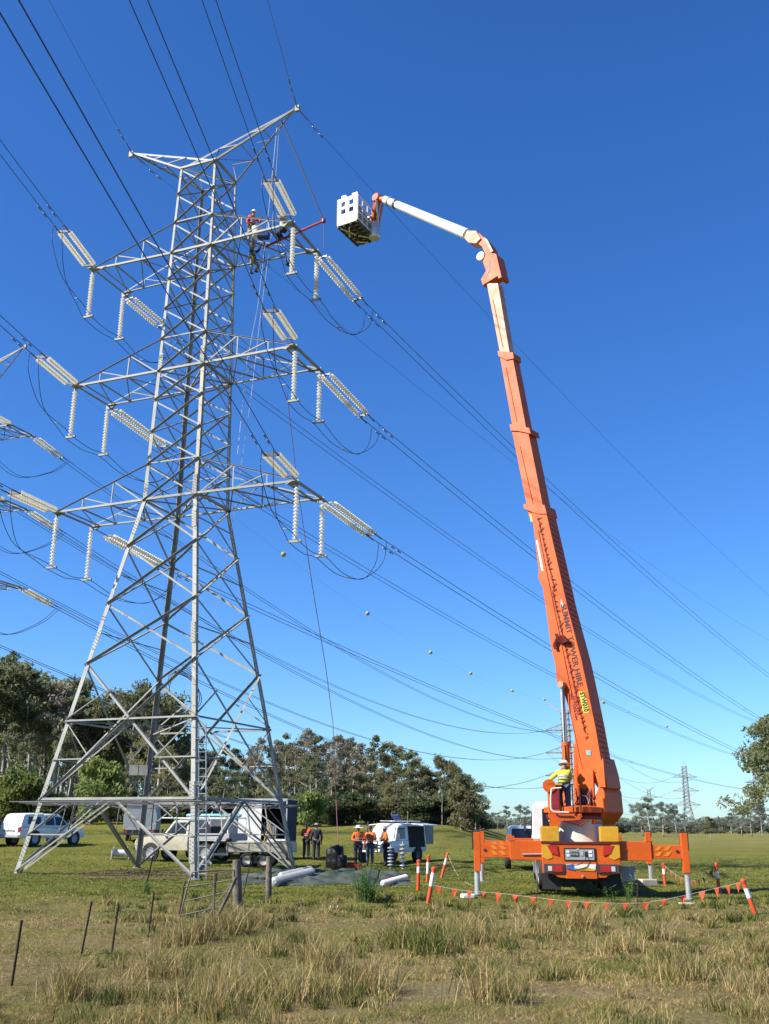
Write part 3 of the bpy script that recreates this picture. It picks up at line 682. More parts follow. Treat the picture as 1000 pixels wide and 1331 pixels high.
MB().prism([V(-.44, -.055, .84), V(-.24, -.055, .86), V(-.20, -.055, .68), V(-.44, -.055, .72)], V(0, -.008, 0)).build('blue_emblem', mat('emblem_blue', (.08, .16, .42), .4), cp_)
MB().prism([V(-.06, -.055, .74), V(.12, -.055, .78), V(.40, -.055, .71), V(.38, -.055, .66), V(-.06, -.055, .68)], V(0, -.006, 0)).build('yellow_emblem', M['yellow'], cp_)
MB().lathe([(.03, 0), (.035, .06)], 8, (.02, -.04, .52), V(0, -1, 0)).build('tow_pin', M['silver'], cp_)
tp('underrun_bar', MB().span(-1.0, 1.0, .35, .45, .34, .44), 'black')  # black colour stands in for the shadow beneath the rear body
tp('grey_step_panel', MB().span(1.20, 1.62, .25, .3, .38, .80), 'grey')
# chassis, wheels, cab
tp('chassis', MB().span(-.45, .45, .2, 9.2, .62, .95), 'dgrey')
tp('deck', MB().span(-1.15, 1.15, 1.1, 7.6, 1.02, 1.38), 'orange', bevel=.02)
tp('locker', MB().span(-1.18, -.7, 2.0, 3.6, .98, 1.5), 'orange', bevel=.02); tp('locker', MB().span(-1.18, -.7, 5.0, 7.3, .7, 1.36), 'orange', bevel=.02)
def wheel(par, c, r, w, rim='lgrey', nrm=V(1, 0, 0), spokes=6, name='wheel'):
    c = Vector(c); t = MB().lathe([(r * .62, -w / 2), (r * .93, -w / 2), (r, -w * .36), (r, w * .36), (r * .93, w / 2), (r * .62, w / 2)], 22, c, nrm, caps=False).build('tyre', M['black'], par, smooth=True)
    t.name = name
    rm = MB().lathe([(r * .6, -w * .46), (r * .63, -w * .5), (r * .6, -w * .3), (r * .25, -w * .2), (r * .2, -w * .4), (.01, -w * .42), (.01, w * .42), (r * .2, w * .4), (r * .25, w * .2), (r * .6, w * .3), (r * .63, w * .5), (r * .6, w * .46)], 18, c, nrm)
    rm.build('rim', M[rim], t, smooth=True)
    k = MB()
    s, u = frame(nrm)
    for i in range(spokes):
        a = 2 * math.pi * i / spokes
        for q in (-1, 1): k.lathe([(r * .09, 0), (r * .09, .012)], 6, c + (s * math.cos(a) + u * math.sin(a)) * r * .42 + nrm * q * w * .30, nrm * q)
    k.build('vent_holes', M['dgrey'], t)
    return t
for y in (1.75, 3.1, 6.3, 7.7):
    for sx in (-1, 1): wheel(TR, (sx * .98, y, .52), .52, .34 if y > 5 else .52)
for sx in (-1, 1): wheel(TR, (sx * 1.0, 8.9, .52), .52, .33)
cab = tp('cab', MB().loft([[V(x * 1.18, y, z) for x, z in ((-1, .85), (1, .85), (1, 1.6), (.96, 2.72), (.85, 2.86), (-.85, 2.86), (-.96, 2.72), (-1, 1.6))] for y in (8.0, 9.9)] + [[V(x * 1.14, 10.2, z) for x, z in ((-1, .85), (1, .85), (1, 1.6), (.93, 2.5), (.8, 2.6), (-.8, 2.6), (-.93, 2.5), (-1, 1.6))]]), 'white', bevel=.02, smooth=True)
for sx in (-1, 1):
    MB().prism([V(sx * 1.185, 8.9, 1.65), V(sx * 1.185, 9.8, 1.65), V(sx * 1.15, 9.75, 2.45), V(sx * 1.15, 8.9, 2.5)], V(sx * .01, 0, 0)).build('side_window', M['glass'], cab)
    MB().box((sx * 1.42, 10.0, 2.05), (.08, .25, .5)).bar(V(sx * 1.15, 10, 2.3), V(sx * 1.42, 10, 2.3), .03, .03).build('mirror', M['dgrey'], cab)
MB().span(-.8, .8, 7.97, 8.0, 1.9, 2.6).build('rear_window', M['glass'], cab)
MB().span(-.3, .3, 8.4, 8.8, 2.87, 2.98).build('roof_vent', M['dgrey'], cab)
# outriggers
ZB = 1.30
def outrigger(y, sx, tilt=0., reach=3.03, beam_z=ZB):
    o = tp('outrigger_beam', MB().span(min(sx * .9, sx * (reach - .9)), max(sx * .9, sx * (reach - .9)), y, y + .34, beam_z - .34, beam_z + .22), 'orange', bevel=.012)
    MB().span(min(sx * (reach - .95), sx * (reach + .02)), max(sx * (reach - .95), sx * (reach + .02)), y + .04, y + .30, beam_z - .28, beam_z + .12).build('inner_beam', M['orange'], o, bevel=.01)
    MB().span(min(sx * (reach - 1.05), sx * (reach - .87)), max(sx * (reach - 1.05), sx * (reach - .87)), y - .01, y + .35, beam_z + .22, beam_z + .36).build('stop_block', M['orange'], o)
    for i in range(2):
        for q in (0, 1):
            x0 = sx * (reach - .3 - i * .26); z0 = beam_z + .08 - q * .16; dx = -sx * .13
            MB().prism([V(x0, y + .036, z0), V(x0 + dx, y + .036, z0), V(x0 + dx * 1.9, y + .036, z0 - .12), V(x0 + dx * .9, y + .036, z0 - .12)], V(0, -.006, 0)).build('chevron', M['chev'], o)
    MB().lathe([(.045, 0), (.045, .02)], 8, (sx * (reach - .14), y + .04, beam_z - .06), V(0, -1, 0)).build('pin_head', M['black'], o)
    lg = tp('outrigger_leg', MB().span(min(sx * reach, sx * (reach + .20)), max(sx * reach, sx * (reach + .20)), y + .03, y + .27, beam_z - .68, beam_z + .46), 'orange', bevel=.01)
    MB().span(min(sx * reach, sx * (reach + .26)) - .0, max(sx * reach, sx * (reach + .26)), y + .28, y + .36, beam_z - .05, beam_z + .52).build('hose_guard', M['black'], lg)
    MB().span(min(sx * (reach - .0), sx * (reach + .2)), max(sx * reach, sx * (reach + .2)), y + .05, y + .25, beam_z + .462, beam_z + .52).build('leg_cap', M['dgrey'], lg)
    wp = MR @ V(sx * (reach + .12), y + .15, 0); gz = (tz(wp.x, wp.y) - .09) / .88
    MB().tube([V(sx * (reach + .12), y + .15, beam_z - .66), V(sx * (reach + .12), y + .15, gz + .07)], .085, 12).build('silver_ram', M['silver'], lg, smooth=True)
    MB().lathe([(.13, gz + .005), (.13, gz + .04), (.09, gz + .07)], 12, (sx * (reach + .12), y + .15, 0)).build('foot', M['grey'], lg, smooth=True)
for y in (.12, 8.0):
    for sx in (-1, 1): outrigger(y, sx)
tp('cross_box', MB().span(-1.16, -.9, .1, .5, .86, 1.43).span(.9, 1.16, .1, .5, .86, 1.43), 'orange')
tp('grab_rail', MB().tube([V(-1.75, .1, 1.12), V(-1.0, .08, 1.14)], .025, 6), 'silver')
# slewing pedestal and turret
TC = V(-.02, 1.25, 0)
tp('pedestal', MB().lathe([(.96, 1.39), (.86, 1.5), (.80, 2.13), (.84, 2.16)], 36, TC), 'ped', smooth=True)
bl = MB()
for i in range(36):
    a = 2 * math.pi * i / 36; bl.lathe([(.022, 0), (.022, .05)], 6, TC + V(.83 * math.cos(a), .83 * math.sin(a), 2.10))
bl.build('ring_bolts', M['white'], TR)['kind'] = 'stuff'
tp('slew_ring', MB().lathe([(.90, 2.165), (.92, 2.26), (.86, 2.34)], 36, TC), 'redbrown', smooth=True)
# boom plane
AL = R(40)
D_ = V(-math.cos(AL), math.sin(AL), 0); Ls = V(math.sin(AL), math.cos(AL), 0)     # direction of reach, lateral (away from the camera)
PV = atY(772, 1010, 29.6)
NP = PV - Ls * .30                                                              # near side plate plane
def bp(x, y, off=0.): return onplane(x, y, NP + Ls * off, Ls)
def plate(name, pix, off, thick, m, par=TR, **k):
    o = MB().prism([bp(x, y, off) for x, y in pix], Ls * thick).build(name, M[m], par, world=True, **k); return o
# turret body: a wide box that carries the boom heel
turret = plate('turret', [(752, 1034), (772, 1038), (781, 1018), (786, 1030), (787, 1056), (776, 1072), (738, 1072), (741, 1058), (756, 1052)], -.18, 1.02, 'orange', bevel=.01)
plate('turret_bracket', [(750, 1012), (757, 1000), (771, 1001), (772, 1037), (756, 1033)], -.24, .08, 'orange')
plate('turret_fin', [(784, 985), (787, 1023), (779, 1023), (774, 1006)], -.22, .05, 'orange_l')
tp('turret_base', MB().lathe([(.80, 2.34), (.98, 2.37), (.98, 2.52), (.6, 2.58)], 28, TC), 'orange', smooth=True)
plate('counterweight', [(772, 1040), (784, 1036), (786, 1056), (778, 1068), (770, 1068)], -.24, 1.14, 'orange', bevel=.03)
plate('yellow_tag_plate', [(763, 1044), (769, 1046), (768, 1054), (762, 1050)], -.22, .03, 'yellow')
vb = plate('valve_block', [(749, 1044), (757, 1044), (757, 1062), (749, 1062)], -.5, .22, 'dgrey')
plate('valve_bracket', [(746, 1062), (772, 1066), (772, 1071), (746, 1071)], -.52, .5, 'orange')
hm = MB()
random.seed(3)
for i in range(26):
    a = bp(748 + random.random() * 24, 1024 + random.random() * 8, -.24); b = bp(738 + random.random() * 34, 1060 + random.random() * 10, -.4)
    hm.tube(bez([a, a.lerp(b, .5) + V(random.uniform(-.15, .15), -.1, random.uniform(-.1, .1)), b], 4), .016, 4)
hm.build('hydraulic_hoses', M['redbrown'], TR, world=True)['kind'] = 'stuff'
# boom sections
def shape(l, r, ys): return [(l(y), y) for y in ys] + [(r(y), y) for y in reversed(ys)]
lin = lambda x0, y0, x1, y1: (lambda y: x0 + (x1 - x0) * (y - y0) / (y1 - y0))
b1 = [(690.5, 661), (696, 705), (700, 738), (700, 752), (706, 765), (716, 838), (722, 866), (724, 888), (730, 892), (738, 915), (746, 951), (752, 1003), (752, 1012), (772, 1008), (784, 1014), (781, 985), (774, 945), (765, 900), (756, 858), (738, 790), (728, 745), (709, 661)]
boom1 = plate('boom_base_section', b1, 0, .58, 'orange_l', bevel=.008)
edgeR = lin(709, 661, 774, 944)
plate('heel_plate', [(772, 1000), (781, 985), (787, 1006), (790, 1024), (780, 1028), (771, 1015)], -.10, .80, 'orange', bevel=.01)
b2 = shape(lin(665.5, 560, 686, 663), lin(686.5, 560, 707, 663), [556, 610, 672])
b3 = shape(lin(649.5, 461, 666.5, 556), lin(666, 461, 684, 556), [461, 510, 566])
b4 = shape(lin(633.5, 372, 650.5, 461), lin(648, 372, 663, 461), [368, 410, 470])
s2 = plate('boom_section', b2, .045, .49, 'orange_s', bevel=.006)
s3 = plate('boom_section', b3, .09, .40, 'orange_s', bevel=.006)
s4 = plate('boom_tip_section', b4, .13, .32, 'orange_p', bevel=.006)
plate('collar', [(662, 551), (688, 556), (690, 564), (682, 562), (672, 560), (664, 560)], .0, .58, 'orange_s', bevel=.01)
plate('collar', [(646.5, 456), (667, 458), (668, 466), (658, 468), (648, 463)], .05, .48, 'orange_s', bevel=.01)
plate('collar', [(680, 655), (708, 656), (711, 668), (699, 668), (690, 665), (681, 661)], -.03, .66, 'orange_s', bevel=.01)
# raised ribs and seam lines along the sections
for off, pts_, r_ in ((.035, [(676, 580), (693, 655)], .012), (.08, [(658, 478), (672, 548)], .012), (.12, [(641, 390), (654, 452)], .012), (-.01, [(700, 690), (744, 905)], .010), (-.01, [(741, 925), (757, 1000)], .012)):
    MB().tube([bp(*p, off) for p in pts_], r_, 5).build('seam_rib', M['redbrown'] if r_ < .011 else M['orange_s'], boom1, world=True)
# hose chain along the boom: clamps, carried hoses and little brackets
random.seed(5)
cl = lambda y, k: edgeR(y) - (15.5 if y > 770 else 12.5)
hose = MB()
hose.tube([bp(cl(y, .9) + random.uniform(-.3, .3), y, -.03) for y in range(672, 960, 9)], .011, 5)
hose.build('boom_hose', M['redbrown'], boom1, world=True, smooth=True)
cls = []
for i in range(44):
    y = 674 + i * 6.6 + random.uniform(-1.5, 1.5); x = cl(y, .9); l_ = random.uniform(2.5, 6); dy = random.uniform(-1.5, 3.5)
    if 800 < y < 900 and i % 3: l_ *= .5
    c_ = MB().bar(bp(x - l_ * .35, y + dy, -.035), bp(x + l_ * .65, y - dy, -.035), .02, .02, Ls).build('hose_bracket', M['redbrown'], boom1, world=True)
# dark hose-chain links on the back (shadow side) of the boom
for i in range(48):
    y = 672 + i * 6.9
    x = edgeR(y)
    p = bp(x, y) + Ls * .10; q = bp(x + .6, y + 3.0) + Ls * .50; e_ = -D_ * .012
    MB().add([p, q, q + e_, p + e_, p + V(0, 0, -.022), q + V(0, 0, -.022), q + e_ + V(0, 0, -.022), p + e_ + V(0, 0, -.022)],
             [(0, 1, 2, 3), (7, 6, 5, 4), (0, 4, 5, 1), (1, 5, 6, 2), (2, 6, 7, 3), (3, 7, 4, 0)]).build('chain_link', M['redbrown'], boom1, world=True)
hl = MB()
for dx in (0, 1.2, 2.4): hl.tube([bp(722 + dx + math.sin(k) * 2, 824 + k * 3.2, -.08) for k in range(7)] , .03, 5)
for k in range(5): hl.tube(bez([bp(722 + k * 2, 832 + k, -.09), bp(732 + k, 826 + k * 2, -.16), bp(741, 838 - k, -.06)], 4), .028, 5)
hl.build('coiled_hose', M['redbrown'], boom1, world=True)
plate('white_decal', [(697, 702), (699, 702), (706.5, 742), (704, 742)], -.008, .006, 'white', boom1)
plate('blue_decal', [(729, 778), (733, 786), (733, 789), (729, 790)], -.008, .006, 'lgrey', boom1)
plate('blue_badge', [(762, 975), (768, 976), (768, 982), (763, 981)], -.02, .012, 'blue', boom1)
plate('yellow_decal', [(688, 668), (691, 668), (693, 678), (690, 678)], -.008, .006, 'yellow', boom1)
def text(body, p0, p1, size, m, par, thick=.004, off=-.012, name='lettering', bold=.0):
    """lettering on the near face of the boom, running from pixel p0 to p1"""
    a, b = bp(*p0, off), bp(*p1, off); L = (b - a).length; x = (b - a).normalized(); z = -Ls; y = z.cross(x).normalized()
    cu = bpy.data.curves.new(name, 'FONT'); cu.body = body; cu.size = size; cu.extrude = thick; cu.offset = bold; cu.resolution_u = 3
    o = bpy.data.objects.new(name, cu); col.objects.link(o)
    dg = bpy.context.evaluated_depsgraph_get(); me = bpy.data.meshes.new_from_object(o.evaluated_get(dg)); bpy.data.objects.remove(o)
    w = max(v.co.x for v in me.vertices) or 1; MI = rootM(par).inverted()
    mm = Matrix(((x.x, y.x, z.x, a.x), (x.y, y.y, z.y, a.y), (x.z, y.z, z.z, a.z), (0, 0, 0, 1)))
    me.transform(Matrix.Scale(L / w, 4, (1, 0, 0))); me.transform(MI @ mm); me.materials.clear(); me.materials.append(M[m])
    q = bpy.data.objects.new(name, me); col.objects.link(q); q.parent = par; return q
text('SUMMIT TOWER HIRE', (728.8, 786), (750.8, 893), .26, 'dark_letter', boom1, bold=.002)
lp = plate('number_plate', [(752.4, 899), (760.2, 898.5), (766.2, 926), (758.6, 927)], -.012, .008, 'plate_y', boom1)
text('STW010', (753.6, 900.5), (759.6, 925.5), .22, 'black', boom1, off=-.02, bold=.003)
for i, (x0, x1) in enumerate(((741, 746), (744, 749))): text('ALL TERRAIN' if i == 0 else 'TOWERS', (x0, 900 + i * 4), (x1 + 2, 936 - i * 6), .12, 'pole_red', boom1)
# lift cylinders
for off, x0, x1 in ((-.10, 738.5, 730.5), (.52, 752.5, 747)):
    base, mid, top = bp(x0 - 1, 1048, off), bp((735.5 if off < 0 else 750.5), 968 if off < 0 else 970, off), bp(x1, 890, off)
    c_ = MB().tube([base, mid], .115, 14).build('lift_cylinder', M['orange'], TR, world=True, smooth=True)
    d = (mid - base).normalized(); MB().lathe([(.13, -.03), (.13, .07)], 14, mid, d).build('cylinder_gland', M['orange_s'], c_, world=True, smooth=True)
    MB().tube([mid, top], .065, 12).build('piston_rod', M['silver'], c_, world=True, smooth=True)
    MB().lathe([(.10, -.1), (.10, .1)], 14, top, Ls).build('rod_eye', M['orange_p'], c_, world=True, smooth=True)
MB().tube([bp(731.5, 893, -.2), bp(734.5, 966, -.2), bp(738, 1040, -.25)], .02, 5).build('cylinder_hose', M['black'], TR, world=True)
# boom head, knuckle, jib, platform cage
head = plate('boom_head', [(631.6, 330), (641, 329), (648, 358), (627.5, 371), (625, 363), (631.6, 352), (627.6, 340)], .08, .44, 'orange_s', bevel=.012)
plate('head_cover', [(641, 329), (645, 330), (652, 360), (648, 362)], .04, .50, 'orange_s', head)
plate('head_slot', [(636, 338), (637, 336.5), (637, 351), (632, 360), (631, 362)], .07, .012, 'redbrown', head)
MB().lathe([(.16, -.1), (.16, .1)], 12, bp(626.5, 334, .2), Ls).build('head_sheave', M['white'], head, world=True, smooth=True)
kn = plate('knuckle', [(622, 302), (632, 311), (640, 322), (641, 331), (631, 331), (626, 320), (618, 315)], .12, .36, 'orange_s', bevel=.015)
plate('knuckle_lug', [(629, 308), (634, 312), (641, 326), (638, 328)], .04, .08, 'orange_p', kn)
plate('joint_cover', [(603, 309), (607, 299.5), (619, 299.5), (625, 310), (619, 316.5), (609, 315.5)], .06, .46, 'orange_p', bevel=.02)
ja, jb = bp(500.5, 259.6, .28), bp(607, 304.5, .28)
jib = MB().tube([ja, jb], [.155, .20], 24).build('jib_boom', M['white'], TR, world=True, smooth=True)
jd = (jb - ja).normalized()
for t_, w_, m_ in ((.145, .05, 'dgrey'), (.06, .03, 'lgrey'), (.93, .06, 'white')):
    c_ = ja.lerp(jb, t_); MB().lathe([(.185 + .02 * t_, -w_), (.185 + .02 * t_, w_)], 20, c_, jd).build('jib_band', M[m_], jib, world=True, smooth=True)
je = bp(491, 258, .28)
MB().tube([ja, je], [.10, .12], 10).build('jib_neck', M['orange_s'], jib, world=True, smooth=True)
MB().lathe([(.16, -.16), (.19, -.12), (.19, .12), (.16, .16)], 16, je, Ls).build('jib_knuckle', M['orange_s'], jib, world=True, smooth=True)
# cage: near lower corner at a fixed depth, square plan
c0 = atY(439, 293, 35.0); zc = c0.z
pz = lambda x, y: atZ(x, y, zc)
e1 = pz(464.4, 284.7) - c0; e2 = pz(469, 318.8) - c0
u1 = e1.normalized(); u2 = (e2 - u1 * e2.dot(u1)).normalized(); A1, A2, HC = e1.length, e2.length * .92, 1.12
cc = c0 + u1 * A1 / 2 + u2 * A2 / 2
CG = empty('work_platform', (0, 0, 0)); CG.parent = TR
def cpt(a, b, h): return c0 + u1 * a + u2 * b + V(0, 0, h)
def cbar(n, p, q, w, m='white', h=None): return MB().bar(p, q, w, h or w).build(n, M[m], CG, world=True)
for a in (0, A1):
    for b in (0, A2): cbar('corner_post', cpt(a, b, 0), cpt(a, b, HC), .07)
for h in (.04, .38, .72, HC):
    cbar('rail', cpt(0, 0, h), cpt(A1, 0, h), .06); cbar('rail', cpt(0, A2, h), cpt(A1, A2, h), .06)
    cbar('rail', cpt(0, 0, h), cpt(0, A2, h), .06); cbar('rail', cpt(A1, 0, h), cpt(A1, A2, h), .06)
def cpanel(n, a0, a1, h0, h1, b=-.02, m='white'):
    return MB().add([cpt(a0, b, h0), cpt(a1, b, h0), cpt(a1, b, h1), cpt(a0, b, h1), cpt(a0, b + .03, h0), cpt(a1, b + .03, h0), cpt(a1, b + .03, h1), cpt(a0, b + .03, h1)],
                    [(0, 1, 2, 3), (7, 6, 5, 4), (0, 4, 5, 1), (1, 5, 6, 2), (2, 6, 7, 3), (3, 7, 4, 0)]).build(n, M[m], CG, world=True)
cpanel('front_panel', 0, A1, 0, .42); cpanel('front_panel', 0, A1 * .17, .42, HC); cpanel('front_panel', A1 * .83, A1, .42, HC); cpanel('front_panel', A1 * .42, A1 * .58, .42, HC)
cpanel('front_panel', A1 * .17, A1 * .83, .66, .76); cpanel('front_panel', A1 * .1, A1 * .9, HC - .12, HC + .02)
cpanel('top_hump', A1 * .2, A1 * .42, HC, HC + .16); cpanel('top_hump', A1 * .74, A1, HC, HC + .13)
MB().add([cpt(A1, .0, .0), cpt(A1, A2, 0), cpt(A1, A2, .5), cpt(A1, 0, .62), cpt(A1 - .03, .0, .0), cpt(A1 - .03, A2, 0), cpt(A1 - .03, A2, .5), cpt(A1 - .03, 0, .62)], [(0, 1, 2, 3), (7, 6, 5, 4), (0, 4, 5, 1), (1, 5, 6, 2), (2, 6, 7, 3), (3, 7, 4, 0)]).build('side_panel', M['grey'], CG, world=True)
for b in np.linspace(0, 1, 7): cbar('floor_joist', cpt(0, A2 * b, -.03), cpt(A1, A2 * b, -.03), .07, 'grey', .09)
for a in (.02, .33, .66, .98): cbar('floor_bearer', cpt(A1 * a, 0, -.09), cpt(A1 * a, A2, -.09), .07, 'dgrey', .07)
for a0, b0, a1, b1 in ((.1, .05, .45, .5), (.1, .5, .5, .1), (.5, .55, .9, .8), (.2, .8, .6, .95)):
    cbar('light_floor_slat', cpt(A1 * a0, A2 * b0, -.13), cpt(A1 * a1, A2 * b1, -.13), .05, 'white', .03)
MB().add([cpt(0, 0, .03), cpt(A1, 0, .03), cpt(A1, A2, .03), cpt(0, A2, .03), cpt(0, 0, .06), cpt(A1, 0, .06), cpt(A1, A2, .06), cpt(0, A2, .06)], [(3, 2, 1, 0), (4, 5, 6, 7), (0, 1, 5, 4), (1, 2, 6, 5), (2, 3, 7, 6), (3, 0, 4, 7)]).build('floor_grating', M['dgrey'], CG, world=True)
cpanel('back_panel', 0, A1, .05, .95, A2 - .03, 'lgrey')
for a, b, h_, m_ in ((.28, .18, .55, 'dgrey'), (.72, .22, .85, 'bluebag'), (.3, .2, .95, 'grey'), (.68, .6, .5, 'dgrey'), (.45, .5, 1.05, 'redbrown')): MB().box(cpt(A1 * a, A2 * b, h_), (.26, .22, .30), Matrix.Rotation(.5, 3, 'Z')).build('cutout_fill_bin', M[m_], CG, world=True, bevel=.02)  # bins added behind the panel cutouts to darken the view inside
for b in (.25, .5, .75): cbar('mid_post', cpt(A1, A2 * b, 0), cpt(A1, A2 * b, HC), .05)
foot = cpt(A1 * .98, A2 * .72, .05)
arm = MB().bar(je + V(0, 0, -.05), foot + V(.1, 0, .35), .16, .26, Ls).build('platform_arm', M['orange_s'], TR, world=True, bevel=.01)
MB().tube([je + Ls * -.15 + V(.05, 0, -.15), foot + V(.28, -.1, .3)], .05, 8).build('levelling_cylinder', M['silver'], arm, world=True, smooth=True)
MB().tube([je + Ls * .2 + V(.08, 0, -.1), foot + V(.3, .1, .2)], .045, 8).build('levelling_rod', M['orange_p'], arm, world=True, smooth=True)
MB().lathe([(.22, -.30), (.24, -.25), (.24, .35), (.2, .42)], 18, foot + V(.15, 0, 0)).build('rotator_drum', M['silver'], arm, world=True, smooth=True)
# operator's platform at the turret's left
OP = empty('operator_platform', (.22, 0, .12)); OP.parent = TR
OY = .35
ob = lambda n, mb, m='orange', **k: mb.build(n, M[m], OP, **k)
ob('platform_floor', MB().span(-1.10, -.10, OY - .1, OY + 1.1, 2.08, 2.20), bevel=.01)
ob('platform_skirt', MB().prism([V(-1.10, OY - .11, 2.2), V(-.15, OY - .11, 2.16), V(-.15, OY - .11, 1.98), V(-.75, OY - .11, 1.98), V(-.8, OY - .11, 1.78), V(-1.10, OY - .11, 1.78)], V(0, .06, 0)))
ob('console', MB().span(-1.10, -.74, OY, OY + .55, 2.2, 3.06), 'orange', bevel=.02)
ob('console_recess', MB().span(-1.0, -.78, OY - .015, OY, 2.35, 3.05), 'pole_red')
ob('console_top', MB().span(-1.12, -.66, OY - .05, OY + .6, 3.06, 3.11), 'yellow')
ob('console_lobe', MB().lathe([(.20, 0), (.20, .1)], 24, (-1.06, OY + .05, 3.04), V(0, -1, 0)), smooth=True)
ob('safety_rail', MB().tube(bez([V(-1.0, OY - .2, 2.95), V(-1.04, OY - .2, 2.6), V(-1.0, OY - .2, 2.28), V(-.6, OY - .2, 2.24)], 5) , .025, 6).tube([V(-1.0, OY - .2, 2.95), V(-.7, OY - .2, 2.97)], .025, 6).tube([V(-.6, OY - .2, 2.24), V(-.5, OY - .2, 2.24)], .025, 6), 'white')
ob('rail_post', MB().tube([V(-.36, OY - .15, 2.2), V(-.36, OY - .15, 3.1)], .022, 6).tube([V(-.13, OY - .12, 2.2), V(-.13, OY - .12, 3.0)], .022, 6), 'black')
for k in range(5): ob('hydraulic_line', MB().tube(bez([V(-.75 + k * .12, OY - .05, 2.05), V(-.6 + k * .1, OY - .14, 1.98 - .03 * k), V(-.1 + k * .05, OY - .1, 2.02)], 5), .02, 5), 'redbrown')

# ------------------------------------------------------------------ people
def skinned(name, joints, edges, m, par, sub=1):
    ks = list(joints); me = bpy.data.meshes.new(name)
    me.from_pydata([tuple(joints[k][0]) for k in ks], [(ks.index(a), ks.index(b)) for a, b in edges], []); me.update()
    o = bpy.data.objects.new(name, me); col.objects.link(o); o.parent = par
    md = o.modifiers.new('skin', 'SKIN')
    for i, k in enumerate(ks):
        r_ = joints[k][1]; r_ = r_ if isinstance(r_, tuple) else (r_, r_)
        me.skin_vertices[0].data[i].radius = r_; me.skin_vertices[0].data[i].use_root = (i == 0)
    s = o.modifiers.new('sub', 'SUBSURF'); s.levels = sub; s.render_levels = sub
    dg = bpy.context.evaluated_depsgraph_get(); m2 = bpy.data.meshes.new_from_object(o.evaluated_get(dg)); o.modifiers.clear(); o.data = m2
    m2.polygons.foreach_set('use_smooth', [True] * len(m2.polygons)); m2.materials.clear(); m2.materials.append(m); return o
def person(loc, rz, label, shirt, trousers, hat='helmet', pose=None, lean=None, scale=1., parent_group='workers', vest_bands=True, cap=None):
    """standing figure facing local -y"""
    root = empty('person', loc, rz, label, 'person', parent_group)
    J = dict(pel=V(0, 0, .95), sp=V(0, .01, 1.12), ch=V(0, 0, 1.32), nk=V(0, .01, 1.48), hb=V(0, 0, 1.56), hd=V(0, -.02, 1.65), ht=V(0, -.01, 1.73))
    for s, n in ((-1, 'l'), (1, 'r')):
        J.update({'hip' + n: V(s * .10, 0, .90), 'kn' + n: V(s * .11, -.02, .50), 'an' + n: V(s * .12, .02, .09), 'to' + n: V(s * .13, -.15, .03),
                  'sh' + n: V(s * .19, .01, 1.41), 'el' + n: V(s * .26, .03, 1.13), 'wr' + n: V(s * .25, -.10, .90), 'hn' + n: V(s * .25, -.13, .82)})
    if pose: J.update({k: Vector(v) for k, v in pose.items()})
    if lean:
        q = Matrix.Rotation(lean, 3, 'X')
        for k in ('sp', 'ch', 'nk', 'hb', 'hd', 'ht', 'shl', 'shr', 'ell', 'elr', 'wrl', 'wrr', 'hnl', 'hnr'):
            if pose and k in pose: continue
            J[k] = J['pel'] + q @ (J[k] - J['pel'])
    for k in J: J[k] = J[k] * scale
    rd = dict(pel=(.13, .09), sp=(.11, .085), ch=(.13, .09), nk=.055, hb=.06, hd=(.078, .095), ht=.05)
    E_ = [('pel', 'sp'), ('sp', 'ch'), ('ch', 'nk'), ('nk', 'hb'), ('hb', 'hd'), ('hd', 'ht')]
    for n in 'lr':
        rd.update({'hip' + n: .095, 'kn' + n: .06, 'an' + n: .042, 'to' + n: .035, 'sh' + n: .06, 'el' + n: .042, 'wr' + n: .028, 'hn' + n: (.035, .02)})
        E_ += [('pel', 'hip' + n), ('hip' + n, 'kn' + n), ('kn' + n, 'an' + n), ('an' + n, 'to' + n), ('ch', 'sh' + n), ('sh' + n, 'el' + n), ('el' + n, 'wr' + n), ('wr' + n, 'hn' + n)]
        d = (J['hn' + n] - J['wr' + n]).normalized(); s_, u_ = frame(d)
        for i in range(5):
            k = 'f%d%s' % (i, n)
            if i < 4: a = J['hn' + n] + s_ * (.026 * (i - 1.5)) + d * .045; b = a + (d * .045 - u_ * .012) * (1, 1.12, 1.05, .8)[i]
            else: a = J['wr' + n] + d * .03 + s_ * .04; b = a + d * .045 + s_ * .015
            J[k] = a; J[k + 't'] = b; rd[k] = .0095; rd[k + 't'] = .008
            E_ += [(('hn' if i < 4 else 'wr') + n, k), (k, k + 't')]
    jj = {k: (J[k], rd[k]) for k in J if k in rd}
    skinned('body', jj, E_, M['skin'], root)
    g = lambda ks, add, ov={}: {k: (J[k], tuple(x + add for x in rd[k]) if isinstance(rd[k], tuple) else rd[k] + add) for k in ks}
    sh = skinned('shirt', {**g(['pel', 'sp', 'ch'], .045), **{k: (J[k], (rd[k] + .024)) for n in 'lr' for k in ('sh' + n, 'el' + n)}, **{'w' + n: (J['el' + n].lerp(J['wr' + n], .92), .045) for n in 'lr'}, 'nk': (J['nk'] - V(0, 0, .02), .07)},
                 [('pel', 'sp'), ('sp', 'ch'), ('ch', 'nk')] + [e for n in 'lr' for e in (('ch', 'sh' + n), ('sh' + n, 'el' + n), ('el' + n, 'w' + n))], M[shirt], root)
    tr = skinned('trousers', {'pel': (J['pel'] + V(0, 0, .03), (.165, .125)), **{k: (J[k], {'h': .115, 'k': .085}[k[0]]) for n in 'lr' for k in ('hip' + n, 'kn' + n)}, **{'c' + n: (J['kn' + n].lerp(J['an' + n], .93), .07) for n in 'lr'}},
                 [e for n in 'lr' for e in (('pel', 'hip' + n), ('hip' + n, 'kn' + n), ('kn' + n, 'c' + n))], M[trousers], root)
